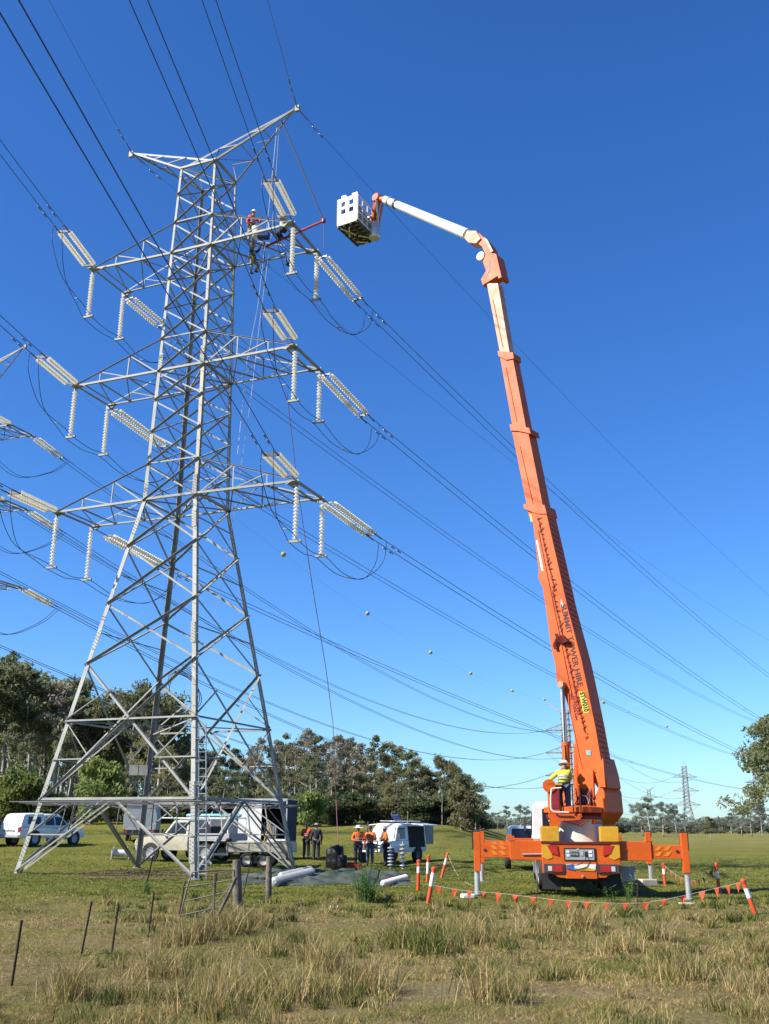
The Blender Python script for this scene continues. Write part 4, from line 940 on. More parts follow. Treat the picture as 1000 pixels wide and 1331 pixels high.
    for n in 'lr': skinned('boot', {'a': (J['an' + n] + V(0, 0, .06), .058), 'b': (J['an' + n], .06), 'c': (J['to' + n].lerp(J['an' + n], .25), .045), 'd': (J['to' + n], .042)}, [('a', 'b'), ('b', 'c'), ('c', 'd')], M['boot'], root)
    up = (J['ht'] - J['nk']).normalized(); hc = J['hd'] + up * .03
    if hat == 'helmet':
        h = MB().lathe([(.17, -.005), (.165, .005), (.118, .012), (.115, .05), (.095, .09), (.05, .115), (.01, .12)], 18, hc, up).build('hard_hat', M['helmet'], root, smooth=True)
        MB().lathe([(.119, .014), (.119, .028)], 16, hc, up).build('hat_band', M['dgrey'], h)
    elif hat == 'hat': MB().lathe([(.24, -.01), (.25, .0), (.12, .014), (.11, .07), (.08, .10), (.01, .10)], 20, hc, up).build('brimmed_hat', M[cap or 'khaki'], root, smooth=True)
    else: MB().lathe([(.11, -.03), (.112, .03), (.09, .075), (.01, .10)], 16, hc, up).build('hair', M['boot'], root, smooth=True)
    for s in (-1, 1): MB().lathe([(.009, 0), (.009, .004)], 6, J['hd'] + V(s * .032, -.088, .01), V(0, -1, 0)).build('eye', M['black'], root)
    if vest_bands:
        b_ = MB()
        for k, z_ in (('sp', .02), ('sp', .12)):
            c = J[k].lerp(J['ch'], z_ * 4 if z_ else 0); d = (J['ch'] - J['sp']).normalized()
            b_.lathe([(.172, -.02), (.172, .02)], 18, c, d, caps=False)
        b_.build('reflective_band', M['lgrey'], sh)
        MB().lathe([(.172, -.02), (.172, .02)], 18, J['pel'] + V(0, 0, .06)).build('belt', M['dgrey'], tr)
    return root
GW = 'ground crew standing on the grass'
fl = dict(elr=V(.30, -.05, 1.15), wrr=V(.10, -.24, 1.16), hnr=V(.02, -.27, 1.18), ell=V(-.30, -.05, 1.15), wrl=V(-.10, -.24, 1.10), hnl=V(-.02, -.27, 1.1))
def ppos(x, y): p = G(x, y); return p
p = ppos(398, 1117); person(p, R(165), 'worker in orange shirt seen from behind, left one of the pair by the box trailer', 'hivis_r', 'navy', 'hat', pose=fl, parent_group=GW)
p = ppos(411, 1118); person(p, R(185), 'worker in dark blue shirt and brimmed hat, right one of the box trailer pair', 'navy', 'navy', 'hat', parent_group=GW, vest_bands=False)
p = ppos(465.5, 1126); person(p, R(15), 'worker in orange and navy with a wide white hat, beside the black drums', 'hivis_o', 'navy', 'hat', pose=fl, parent_group=GW, cap='helmet')
p = ppos(481, 1126); person(p, R(-20), 'bareheaded worker in orange shirt leaning at the front of the white wagon', 'hivis_o', 'jeans', 'hair', pose=dict(elr=V(.30, .0, 1.15), wrr=V(.16, -.2, 1.22), hnr=V(.10, -.26, 1.3)), parent_group=GW)
p = ppos(501.5, 1126); person(p, R(-75), 'worker in orange shirt and white cap standing at the wagon windscreen', 'hivis_o', 'navy', 'helmet', pose=fl, lean=R(6), parent_group=GW)
# operator on the crane's side platform: back to the camera, left foot raised, hands on the console
opl = MR @ V(-.36, .70, 2.33)
person(opl, CR + R(165), 'operator in yellow hi-vis shirt, white helmet and jeans at the crane controls', 'hivis_y', 'jeans', 'helmet', scale=.80, parent_group='crane crew', lean=R(14),
       pose=dict(knr=V(.22, -.16, .62), anr=V(.10, .04, .34), tor=V(.12, -.10, .26), elr=V(.40, -.10, 1.22), wrr=V(.62, -.22, 1.10), hnr=V(.70, -.26, 1.08), ell=V(-.2, -.22, 1.16), wrl=V(.05, -.40, 1.10), hnl=V(.12, -.46, 1.1)))
MB().span(-.33, -.08, .5, .85, 2.32, 2.54).build('step_box', M['orange'], TR)
# linesmen on the top right crossarm
def armpt(k, b, dz=0, i=2):
    zl, zu, al = ARM[i]; w = lw(zl); return MT @ V(w + (al - w) * k, -w * b, zl + dz)
q = atY(324, 302, 40.0)
person(MT @ V(2.55, .0, 27.33 + .30), ARMDIR + R(60), 'linesman in red jacket and white helmet standing on the top right crossarm', 'hivis_r', 'khaki', 'helmet', parent_group='linesmen on the crossarm', lean=R(10), pose=dict(elr=V(.3, -.2, 1.2), wrr=V(.25, -.45, 1.25), hnr=V(.24, -.52, 1.28)))
person(MT @ V(2.35, .55, 27.33 - 1.0), ARMDIR + R(100), 'linesman in dark harness climbing beneath the top right crossarm', 'navy', 'khaki', 'helmet', parent_group='linesmen on the crossarm', scale=.95, pose=dict(knr=V(.15, -.3, .62), anr=V(.15, -.12, .30), tor=V(.15, -.3, .27), elr=V(.34, -.15, 1.55), wrr=V(.3, -.3, 1.8), hnr=V(.3, -.33, 1.88)))
person(MT @ V(4.5, -.55, 27.33 - .55), ARMDIR + R(-30), 'linesman in pale shirt crouching at the tip of the top right crossarm', 'khaki', 'navy', 'helmet', parent_group='linesmen on the crossarm', scale=.92, pose=dict(knl=V(-.12, -.28, .62), anl=V(-.12, -.02, .4), tol=V(-.12, -.2, .36), knr=V(.12, -.3, .6), anr=V(.12, -.04, .38), tor=V(.12, -.2, .34), elr=V(.25, -.3, 1.3), wrr=V(.1, -.4, 1.5), hnr=V(.08, -.42, 1.58)))
# cable coil and thin lines inside the tower body
cc_ = atY(237, 898, 42.5); cm_ = MB()
for k in range(5): cm_.tube([cc_ + V(math.cos(a) * (.55 + .04 * k) - .1 * k * math.sin(a), .03 * k, math.sin(a) * (.95 - .05 * k)) for a in np.linspace(-1.9 + .2 * k, 3.2 - .3 * k, 22)], .018, 5)
tag(cm_.build('cable_coil', M['wire'], world=True), 'loose dark cable coil hanging inside the tower above the trees', 'cable')
for k, (a_, b_) in enumerate((((206, 1008), (160, 1106)), ((216, 1010), (171, 1107)))):
    tag(MB().tube([atY(*a_, 43.5), G(b_[0], b_[1] + 10) + V(0, 0, .35)], .014, 4).build('hand_line', M['cream'], world=True), '%s of two pale lines running down to the cable drum under the tower' % ('left', 'right')[k], 'rope')
# gear on the arm: derrick pole, its stay, tool bucket, blue bag, pulley rope
pa, pb = MT @ V(2.9, -.1, 27.33 - .55), None
tipp = atY(421, 287, 38.6)
pa = atY(342, 322, 40.6)
dp = tag(MB().tube([pa, tipp], .055, 8).build('derrick_pole', M['pole_red'], world=True), 'red gin pole sticking out beyond the top right crossarm', 'pole')
MB().lathe([(.09, -.08), (.09, .08)], 10, (0, 0, 0)).build('pole_cap', M['pole_red'], dp, fix=True).location = tipp - dp.location
MB().lathe([(.08, -.08), (.08, .08)], 10, (0, 0, 0)).build('pole_clamp', M['fitting'], dp).location = pa.lerp(tipp, .45) - dp.location
ptop = MT @ V(PEAK[0] * .83, 0, 34.1)
tag(MB().tube([ptop, tipp], .035, 6).build('stay_strap', M['strap'], world=True), 'dark blue stay from the right peak down to the red pole tip', 'strap')
tag(MB().tube([tipp, atY(421, 325, 38.6)], .01, 4).build('tag_line', M['rope_p'], world=True), 'thin line dangling straight down from the red pole tip', 'rope')
bk = tag(MB().lathe([(.20, 0), (.25, .45), (.26, .47), (.23, .47), (.19, .05)], 14, MT @ V(3.25, -.7, 27.45)).build('tool_bucket', M['white'], world=True, smooth=True), 'white canvas tool bucket beside the red-jacketed linesman', 'bucket')
tag(MB().box(MT @ V(3.55, -.6, 27.5), (.55, .35, .3)).build('kit_bag', M['bluebag'], world=True, bevel=.06), 'small blue bag lying on the top right crossarm near the bucket', 'bag')
tag(MB().lathe([(.05, 0), (.2, .04), (.22, .5), (.12, .62), (.04, .66)], 12, MT @ V(4.1, 1.0, 26.75)).build('hanging_bag', M['bluebag'], world=True, smooth=True), 'dark blue bag hanging by the far chord of the top right crossarm', 'bag')
cbag = tag(MB().tube(bez([MT @ V(2.9, .3, 26.9), MT @ V(3.1, .3, 26.3), MT @ V(3.3, .3, 26.8), MT @ V(3.4, .3, 26.4)], 6), .025, 5).build('blue_sling', M['bluebag'], world=True), 'blue sling looped under the top right crossarm', 'sling')
def dashed(name, pts, r, m, lab, grp=None):
    return tag(MB().tube(pts, r, 4).build(name, M[m], world=True), lab, 'rope', grp)
rt = MT @ V(PEAK[0] * .78, .0, 34.0)
for k, (x, y, lab) in enumerate(((351, 402, 'left'), (356, 404, 'right'))): pass
GR = 'white hand lines hanging from the tower'
dashed('hand_line', [rt, atY(347, 300, 40.3), atY(335, 400, 40.6), atY(321, 470, 41), atY(309, 590, 41.6)], .013, 'rope_w', 'white hand line, left one of the two beside the tower body', GR)
dashed('hand_line', [rt + V(.1, 0, 0), atY(354, 300, 40.3), atY(340, 400, 40.6), atY(326, 520, 41), atY(301, 690, 41.6), atY(280, 800, 41.8)], .013, 'rope_w', 'white hand line, right one reaching lower down the tower body', GR)
dashed('haul_rope', [atY(373, 510, 39.6), atY(388, 640, 40.5), atY(406, 760, 43), atY(424, 870, 47), atY(433, 940, 50), atY(437, 1040, 52), G(441, 1124)], .016, 'rope_p', 'long dark pinkish haul rope slanting from the middle crossarm to the ground')

# ------------------------------------------------------------------ road vehicles on the grass (local x: length, front +x; y: width; z up)
def car_body(par, secs, m, name='body'):
    """secs: (x, z0, zbelt, ztop, halfwidth at belt, halfwidth at top)"""
    L = []
    for x, z0, zb, zt, wb, wt in secs:
        L.append([V(x, y, z) for y, z in ((-wb * .94, z0), (wb * .94, z0), (wb, z0 + (zb - z0) * .45), (wb * .97, zb), (wt, zt - .04), (wt * .88, zt), (-wt * .88, zt), (-wt, zt - .04), (-wb * .97, zb), (-wb, z0 + (zb - z0) * .45))])
    return MB().loft(L).build(name, M[m], par, smooth=True, bevel=0)
def quad(par, name, pts, m, n=.012):
    a, b, c = [Vector(p) for p in pts[:3]]; nn = (b - a).cross(c - a).normalized() * n
    return MB().prism([Vector(p) + nn * .15 for p in pts], nn).build(name, M[m], par)
def both(fn):
    for s in (-1, 1): fn(s)
def arches(par, xs, r, w):
    for x in xs:
        for s in (-1, 1): MB().lathe([(r, 0), (r, .012)], 18, (x, s * w, r * .92), V(0, s, 0)).build('wheel_arch', M['black'], par)
def wheels(par, xs, r, tw, w=.22, rim='lgrey'):
    for x in xs:
        for s in (-1, 1): wheel(par, (x, s * tw, r), r, w, rim, V(0, 1, 0))
def flat_text(par, body, o, x, up, size, width, m, name='lettering'):
    cu = bpy.data.curves.new(name, 'FONT'); cu.body = body; cu.size = size; cu.extrude = .003; cu.offset = .004; cu.resolution_u = 2
    ob_ = bpy.data.objects.new(name, cu); col.objects.link(ob_); dg = bpy.context.evaluated_depsgraph_get(); me = bpy.data.meshes.new_from_object(ob_.evaluated_get(dg)); bpy.data.objects.remove(ob_)
    x = Vector(x).normalized(); up = Vector(up).normalized(); z = x.cross(up); w = max(v.co.x for v in me.vertices)
    me.transform(Matrix.Scale(width / w, 4, (1, 0, 0))); me.transform(Matrix(((x.x, up.x, z.x, o[0]), (x.y, up.y, z.y, o[1]), (x.z, up.z, z.z, o[2]), (0, 0, 0, 1))))
    me.materials.clear(); me.materials.append(M[m]); q = bpy.data.objects.new(name, me); col.objects.link(q); q.parent = par; return q
def place(px, py, dz=0): p = G(px, py); p.z = tz(p.x, p.y) + dz; return p
def ute(loc, rz, label):
    r = empty('dual_cab_ute', loc, rz, label, 'ute')
    car_body(r, [(-2.6, .45, .98, 1.0, .84, .80), (-2.5, .42, 1.0, 1.04, .89, .84), (-.9, .42, 1.0, 1.04, .90, .86), (1.2, .42, 1.02, 1.06, .90, .86), (1.35, .42, 1.02, 1.06, .90, .84), (2.2, .42, .92, .96, .88, .78), (2.55, .45, .78, .82, .80, .70)], 'white')
    cn = MB().loft([[V(x, y, z) for y, z in ((-.84, 1.03), (.84, 1.03), (w, t - .06), (w * .85, t), (-w * .85, t), (-w, t - .06))] for x, t, w in ((-2.58, 1.05, .82), (-2.5, 1.2, .8), (-2.28, 1.70, .68), (-2.1, 1.76, .68), (-.85, 1.80, .70))]).build('canopy', M['white'], r, smooth=True)
    gh = MB().loft([[V(x, y, z) for y, z in ((-.85, 1.03), (.85, 1.03), (w, t - .06), (w * .85, t), (-w * .85, t), (-w, t - .06))] for x, t, w in ((-.83, 1.72, .68), (-.3, 1.76, .69), (.5, 1.73, .67), (1.35, 1.06, .80))]).build('cab_roof', M['white'], r, smooth=True)
    def side(s):
        quad(gh, 'side_window', [(-.72, s * .842, 1.12), (-.02, s * .842, 1.12), (-.02, s * .715, 1.60), (-.62, s * .715, 1.60)][::s], 'glass', .02)
        quad(gh, 'side_window', [(.06, s * .842, 1.12), (1.0, s * .85, 1.12), (.56, s * .735, 1.56), (.06, s * .715, 1.60)][::s], 'glass', .02)
        quad(cn, 'canopy_window', [(-2.05, s * .825, 1.18), (-1.05, s * .825, 1.18), (-1.05, s * .745, 1.58), (-1.95, s * .745, 1.58)][::s], 'glass', .02)
        MB().box((-2.55, s * .76, .86), (.12, .16, .30)).build('tail_light', M['tail'], r, bevel=.02)
        MB().box((2.42, s * .62, .76), (.2, .28, .16)).build('headlight', M['lamp'], r, bevel=.03)
        MB().box((1.0, s * 1.0, 1.18), (.14, .18, .14)).build('mirror', M['dgrey'], r, bevel=.03)
        for x in (-.1, .1): MB().box((x * 1.2, s * .90, .96), (.14, .03, .03)).build('door_handle', M['dgrey'], r)
    both(side)
    quad(gh, 'windscreen', [(.62, -.62, 1.68), (.62, .62, 1.68), (1.28, .74, 1.12), (1.28, -.74, 1.12)][::-1], 'glass', .02)
    quad(cn, 'rear_window', [(-2.515, -.64, 1.20), (-2.30, -.56, 1.64), (-2.30, .56, 1.64), (-2.515, .64, 1.20)], 'lgrey', .02)
    MB().span(-2.78, -2.58, -.88, .88, .44, .60).build('rear_bumper', M['silver'], r, bevel=.03)
    MB().span(-2.66, -2.60, -.26, .26, .48, .60).build('registration_plate', M['cream'], r)
    MB().span(-2.63, -2.60, -.68, .68, .66, .99).build('tailgate', M['white'], r, bevel=.01)
    flat_text(r, 'TOYOTA', (-2.645, .50, .74), (0, -1, 0), (0, 0, 1), .19, 1.0, 'dgrey')
    arches(r, (-1.5, 1.6), .44, .895); wheels(r, (-1.5, 1.6), .38, .80, .24)
    return r
p = place(55, 1099); ute(p, R(63), 'white dual cab ute with canopy parked at the far left beyond the tower leg')
def wagon_dark(loc, rz, label):
    r = empty('dark_wagon', loc, rz, label, 'four-wheel drive')
    car_body(r, [(-2.3, .5, 1.05, 1.1, .86, .84), (-1.2, .5, 1.08, 1.12, .9, .86), (1.1, .5, 1.06, 1.1, .9, .86), (2.3, .5, .95, .98, .84, .76)], 'dgrey')
    gh = MB().loft([[V(x, y, z) for y, z in ((-.84, 1.08), (.84, 1.08), (.70, t - .05), (.6, t), (-.6, t), (-.70, t - .05))] for x, t in ((-2.28, 1.12), (-2.15, 1.82), (.3, 1.84), (1.05, 1.12))]).build('cabin', M['dgrey'], r, smooth=True)
    both(lambda s: [quad(gh, 'side_window', [(x0, s * .79, 1.15), (x1, s * .79, 1.15), (x1, s * .71, 1.7), (x0, s * .71, 1.7)][::s], 'glass', .02) for x0, x1 in ((-2.0, -.9), (-.82, .1))])
    both(lambda s: MB().box((-2.3, s * .74, .95), (.1, .14, .3)).build('tail_light', M['tail'], r, bevel=.02))
    rk = MB(); [rk.tube([V(x, -.62, 1.95), V(x, .62, 1.95)], .02, 5) for x in np.linspace(-2, .1, 6)]; [rk.tube([V(-2.05, s * .62, 1.95), V(.15, s * .62, 1.95)], .025, 5) for s in (-1, 1)]
    rk.build('roof_rack', M['silver'], r)
    for s in (-1, 1):
        for x in (-1.9, 0): MB().bar((x, s * .6, 1.82), (x, s * .62, 1.95), .03, .03).build('rack_foot', M['fitting'], r)
    arches(r, (-1.4, 1.5), .44, .9); wheels(r, (-1.4, 1.5), .39, .8, .24)
    return r
p = place(-26, 1100); wagon_dark(p, R(60), 'dark four-wheel drive with a roof rack cut off by the left edge')
def box_trailer(loc, rz, label):
    r = empty('enclosed_trailer', loc, rz, label, 'trailer')
    pr = [(-1.0, .75), (1.0, .75), (1.05, 1.5), (.86, 2.35), (.72, 2.5), (-.72, 2.5), (-.86, 2.35), (-1.05, 1.5)]
    MB().loft([[V(x, y, z) for y, z in pr] for x in (-1.9, 1.9)]).build('box', M['lgrey'], r, bevel=.02)
    MB().span(-1.95, 1.95, -.98, .98, .42, .74).build('underbody', M['black'], r)
    MB().span(-1.96, -1.9, -.9, .9, .74, .80).build('rear_sill', M['silver'], r)
    both(lambda s: MB().box((-1.93, s * .86, .62), (.06, .2, .14)).build('tail_light', M['tail'], r))
    wheels(r, (-.3, .5), .36, .86)
    MB().bar((1.9, 0, .5), (3.2, 0, .5), .1, .1).build('drawbar', M['dgrey'], r)
    MB().tube([V(-1.6, -.4, 2.5), V(-1.6, -.4, 2.7), V(-1.0, -.4, 2.7)], .02, 4).build('roof_fitting', M['silver'], r)
    return r
p = place(184, 1094); box_trailer(p, R(98), 'grey enclosed trailer with rounded top parked behind the tower')
def tray_ute(loc, rz, label):
    r = empty('tray_ute', loc, rz, label, 'ute')
    car_body(r, [(2.6, .55, .88, .92, .80, .74), (2.5, .5, 1.0, 1.04, .84, .8), (1.3, .5, 1.14, 1.18, .86, .82), (.1, .5, 1.16, 1.2, .87, .84), (-.35, .5, 1.16, 1.2, .87, .84)], 'cream')
    gh = MB().loft([[V(x, y, z) for y, z in ((-.82, 1.18), (.82, 1.18), (.72, t - .06), (.62, t), (-.62, t), (-.72, t - .06))] for x, t in ((1.12, 1.2), (.55, 1.86), (.2, 1.93), (-.33, 1.92))]).build('cab_roof', M['cream'], r, smooth=True)
    def side(s):
        quad(gh, 'side_window', [(-.2, s * .83, 1.26), (.85, s * .84, 1.26), (.45, s * .76, 1.76), (-.2, s * .76, 1.78)][::s], 'glass', .02)
        MB().box((1.0, s * 1.0, 1.36), (.12, .16, .22)).build('mirror', M['dgrey'], r, bevel=.02)
        MB().span(-2.6, -.5, min(s * .9, s * .93), max(s * .9, s * .93), 1.0, 1.28).build('tray_side', M['lgrey'], r)
        MB().span(-1.0, -.45, min(s * .6, s * .92), max(s * .6, s * .92), .6, .94).build('tool_locker', M['dgrey'], r, bevel=.01)
        MB().box((2.52, s * .6, .84), (.1, .26, .2)).build('headlight', M['lamp'], r, bevel=.02)
    both(side)
    quad(gh, 'windscreen', [(.60, -.62, 1.80), (.60, .62, 1.80), (1.08, .72, 1.24), (1.08, -.72, 1.24)][::-1], 'glass', .02)
    MB().span(-2.6, -.45, -.92, .92, .94, 1.0).build('tray_floor', M['cream'], r); MB().span(-2.63, -2.6, -.9, .9, .96, 1.28).build('tray_tailgate', M['lgrey'], r)
    MB().span(2.6, 2.75, -.8, .8, .52, .68).build('bull_bar', M['dgrey'], r, bevel=.02)
    MB().span(-1.6, -.55, -.8, .8, 1.0, 1.6).build('tray_load', M['canopyint'], r, bevel=.05)
    rk = MB()
    for x in (-2.5, -.5):
        rk.bar((x, -.88, 1.0), (x, -.88, 1.98), .05, .05).bar((x, .88, 1.0), (x, .88, 1.98), .05, .05).bar((x, -.9, 1.98), (x, .9, 1.98), .05, .05)
    rk.bar((-2.5, -.85, 1.98), (1.3, -.7, 1.98), .04, .04).bar((-2.5, .85, 1.98), (1.3, .7, 1.98), .04, .04).build('ladder_rack', M['white'], r)
    arches(r, (1.65, -1.35), .44, .875); wheels(r, (1.65, -1.35), .39, .78, .24, 'lgrey')
    return r
p = place(246, 1119); tu = tray_ute(p, R(160), 'cream single cab tray ute with ladder rack parked facing left under the tower')
# blue ladder case lying on the ute's rack
um = rootM(tu)
lb = tag(MB().lathe([(.06, 0), (.09, .1), (.09, 2.9), (.06, 3.0)], 12, um @ V(-2.6, -.2, 2.1), um.to_3x3() @ V(1, 0, 0)).build('conduit_tube', M['blue'], world=True, smooth=True), 'long light blue tube lying on the rack of the cream ute', 'tube')
tag(MB().box(um @ V(-1.8, .35, 2.07), (1.5, .35, .12), Matrix.Rotation(R(160), 3, 'Z')).build('rolled_canvas', M['blue'], world=True, bevel=.05), 'pale blue canvas roll next to the tube on the rack of the cream ute', 'canvas roll')
def rear_wagon(loc, rz, label):
    r = empty('canopy_wagon', loc, rz, label, 'four-wheel drive')
    car_body(r, [(-2.3, .55, 1.1, 1.15, .86, .84), (1.1, .55, 1.12, 1.16, .9, .86), (2.4, .55, 1.0, 1.04, .84, .76)], 'dgrey')
    gh = MB().loft([[V(x, y, z) for y, z in ((-.86, 1.12), (.86, 1.12), (.78, t - .08), (.66, t), (-.66, t), (-.78, t - .08))] for x, t in ((-2.3, 1.9), (-2.2, 2.0), (.4, 2.0), (1.1, 1.2))]).build('cabin', M['grey'], r, smooth=True)
    wheel(r, (-2.45, .18, 1.15), .38, .24, 'dgrey', V(1, 0, 0), name='spare_wheel')
    MB().span(-2.33, -2.30, -.72, -.1, 1.3, 1.8).build('rear_window', M['glass'], r); MB().span(-2.33, -2.30, .0, .72, 1.3, 1.8).build('rear_window', M['glass'], r)
    both(lambda s: quad(gh, 'side_window', [(-2.0, s * .85, 1.22), (.3, s * .85, 1.22), (.3, s * .78, 1.8), (-2.0, s * .78, 1.8)][::s], 'glass', .02))
    both(lambda s: MB().box((-2.31, s * .76, .9), (.08, .14, .22)).build('tail_light', M['tail'], r))
    MB().span(-2.5, -2.32, -.86, .86, .5, .66).build('rear_bumper', M['dgrey'], r, bevel=.02)
    arches(r, (-1.4, 1.5), .44, .885); wheels(r, (-1.4, 1.5), .39, .8, .24)
    MB().lathe([(.05, 0), (.05, .1), (.02, .13)], 10, (-.3, 0, 2.0)).build('beacon', M['flag'], r, smooth=True)
    return r
p = place(283, 1115, 0); rear_wagon(p, R(70), 'dark grey wagon with a spare wheel on its back door, behind the tower ladder')
def box_truck(loc, rz, label):
    r = empty('box_trailer', loc, rz, label, 'box trailer')
    r.scale = (1, -1, 1)
    W, L0, z0, z1 = 1.1, 2.3, .95, 2.95
    bx_ = lambda n, a, m, **k: MB().span(*a).build(n, M[m], r, **k)
    bx_('box_floor', (-L0, L0 * .1, -W, W, z0 - .1, z0), 'grey'); bx_('box_roof', (-L0, L0 * .1, -W, W, z1, z1 + .06), 'lgrey')
    bx_('front_wall', (L0 * .1 - .05, L0 * .1, -W, W, z0, z1), 'white'); bx_('far_wall', (-L0, L0 * .1, W - .05, W, z0, z1), 'canopyint')
    bx_('rear_wall', (-L0, -L0 + .05, -W, W, z0, z1), 'navy')
    bx_('closed_door', (-.98, L0 * .1, -W - .01, -W + .04, z0 - .05, z1), 'white', bevel=.01)
    bx_('corner_post', (-L0, -L0 + .07, -W - .02, -W + .06, z0, z1), 'silver'); bx_('roof_rail', (-L0, -.98, -W - .02, -W + .05, z1 - .07, z1), 'silver')
    bx_('side_skirt', (-L0, -L0 + 1.0, -W - .01, -W + .05, z0 - .45, z0 + .10), 'white'); bx_('shelf', (-1.7, -1.1, -.9, -.5, z0, z0 + .75), 'grey')
    for x in (-1.12, -1.32): MB().tube([V(x, -W + .1, z0 + .2), V(x, -W + .1, z0 + .9), V(x - .12, -W + .1, z0 + .9), V(x - .12, -W + .1, z0 + .2)], .015, 5).build('ladder_frame', M['silver'], r)
    bx_('dark_tail_panel', (-L0, -L0 + .5, -W, -W + .05, z0 - .85, z0 - .46), 'grey')
    MB().span(-2.3, .2, -.4, .4, .5, .8).build('chassis', M['dgrey'], r); wheels(r, (-1.6, -.7), .42, .85, .28)
    return r
p = place(321, 1118); box_truck(p, R(172), 'tall white box trailer with its side open and dark inside, behind the cream tray trailer')
def cream_trailer(loc, rz, label):
    r = empty('tandem_trailer', loc, rz, label, 'trailer')
    b = lambda n, a, m, **k: MB().span(*a).build(n, M[m], r, **k)
    b('tray_floor', (-1.5, 1.3, -.85, .85, .62, .68), 'cream')
    for s in (-1, 1):
        for i in range(3): b('side_panel', (-1.5 + i * .94, -1.5 + i * .94 + .90, min(s * .85, s * .88), max(s * .85, s * .88), .66, 1.02), 'cream', bevel=.005)
        for i in range(4): b('side_post', (-1.53 + i * .94, -1.5 + i * .94, min(s * .88, s * .91), max(s * .88, s * .91), .6, 1.04), 'cream')
        b('mudguard', (-.75, .75, min(s * .86, s * 1.05), max(s * .86, s * 1.05), .66, .69), 'cream'); b('top_rail', (-1.5, 1.3, min(s * .84, s * .90), max(s * .84, s * .90), 1.02, 1.06), 'cream')
    b('tail_panel', (-1.54, -1.5, -.85, .85, .66, 1.02), 'cream'); b('head_panel', (1.3, 1.33, -.85, .85, .66, 1.02), 'cream')
    wheels(r, (-.38, .38), .31, .96, .18, 'cream'); wheel(r, (1.48, -.25, .86), .36, .2, 'dgrey', V(1, 0, 0), name='spare_wheel')
    for s in (-1, 1): MB().bar((1.3, s * .5, .55), (2.5, 0, .5), .07, .08).build('drawbar', M['cream'], r)
    MB().lathe([(.1, -.05), (.1, .05)], 12, (2.2, .16, .14), V(0, 1, 0)).tube([V(2.2, .12, .2), V(2.2, .12, .8)], .03, 6).build('jockey_wheel', M['lgrey'], r)
    return r
p = place(337, 1127); ct = cream_trailer(p, R(176), 'cream tandem-axle tray trailer with white wheels behind the wooden posts')
cm = rootM(ct)
tag(MB().tube([cm @ V(-.6, -.6, .98), cm @ V(-.25, -.55, 1.95)], .03, 6).tube([cm @ V(-.05, -.6, .98), cm @ V(-.25, -.55, 1.75)], .03, 6).build('stake', M['yellow'], world=True), 'yellow survey tripod leg leaning out of the cream trailer', 'stake')
tag(MB().box(cm @ V(-1.0, 0, .95), (.7, .8, .3)).build('load_crate', M['rust'], world=True, bevel=.03), 'brown crate in the back of the cream trailer', 'crate')
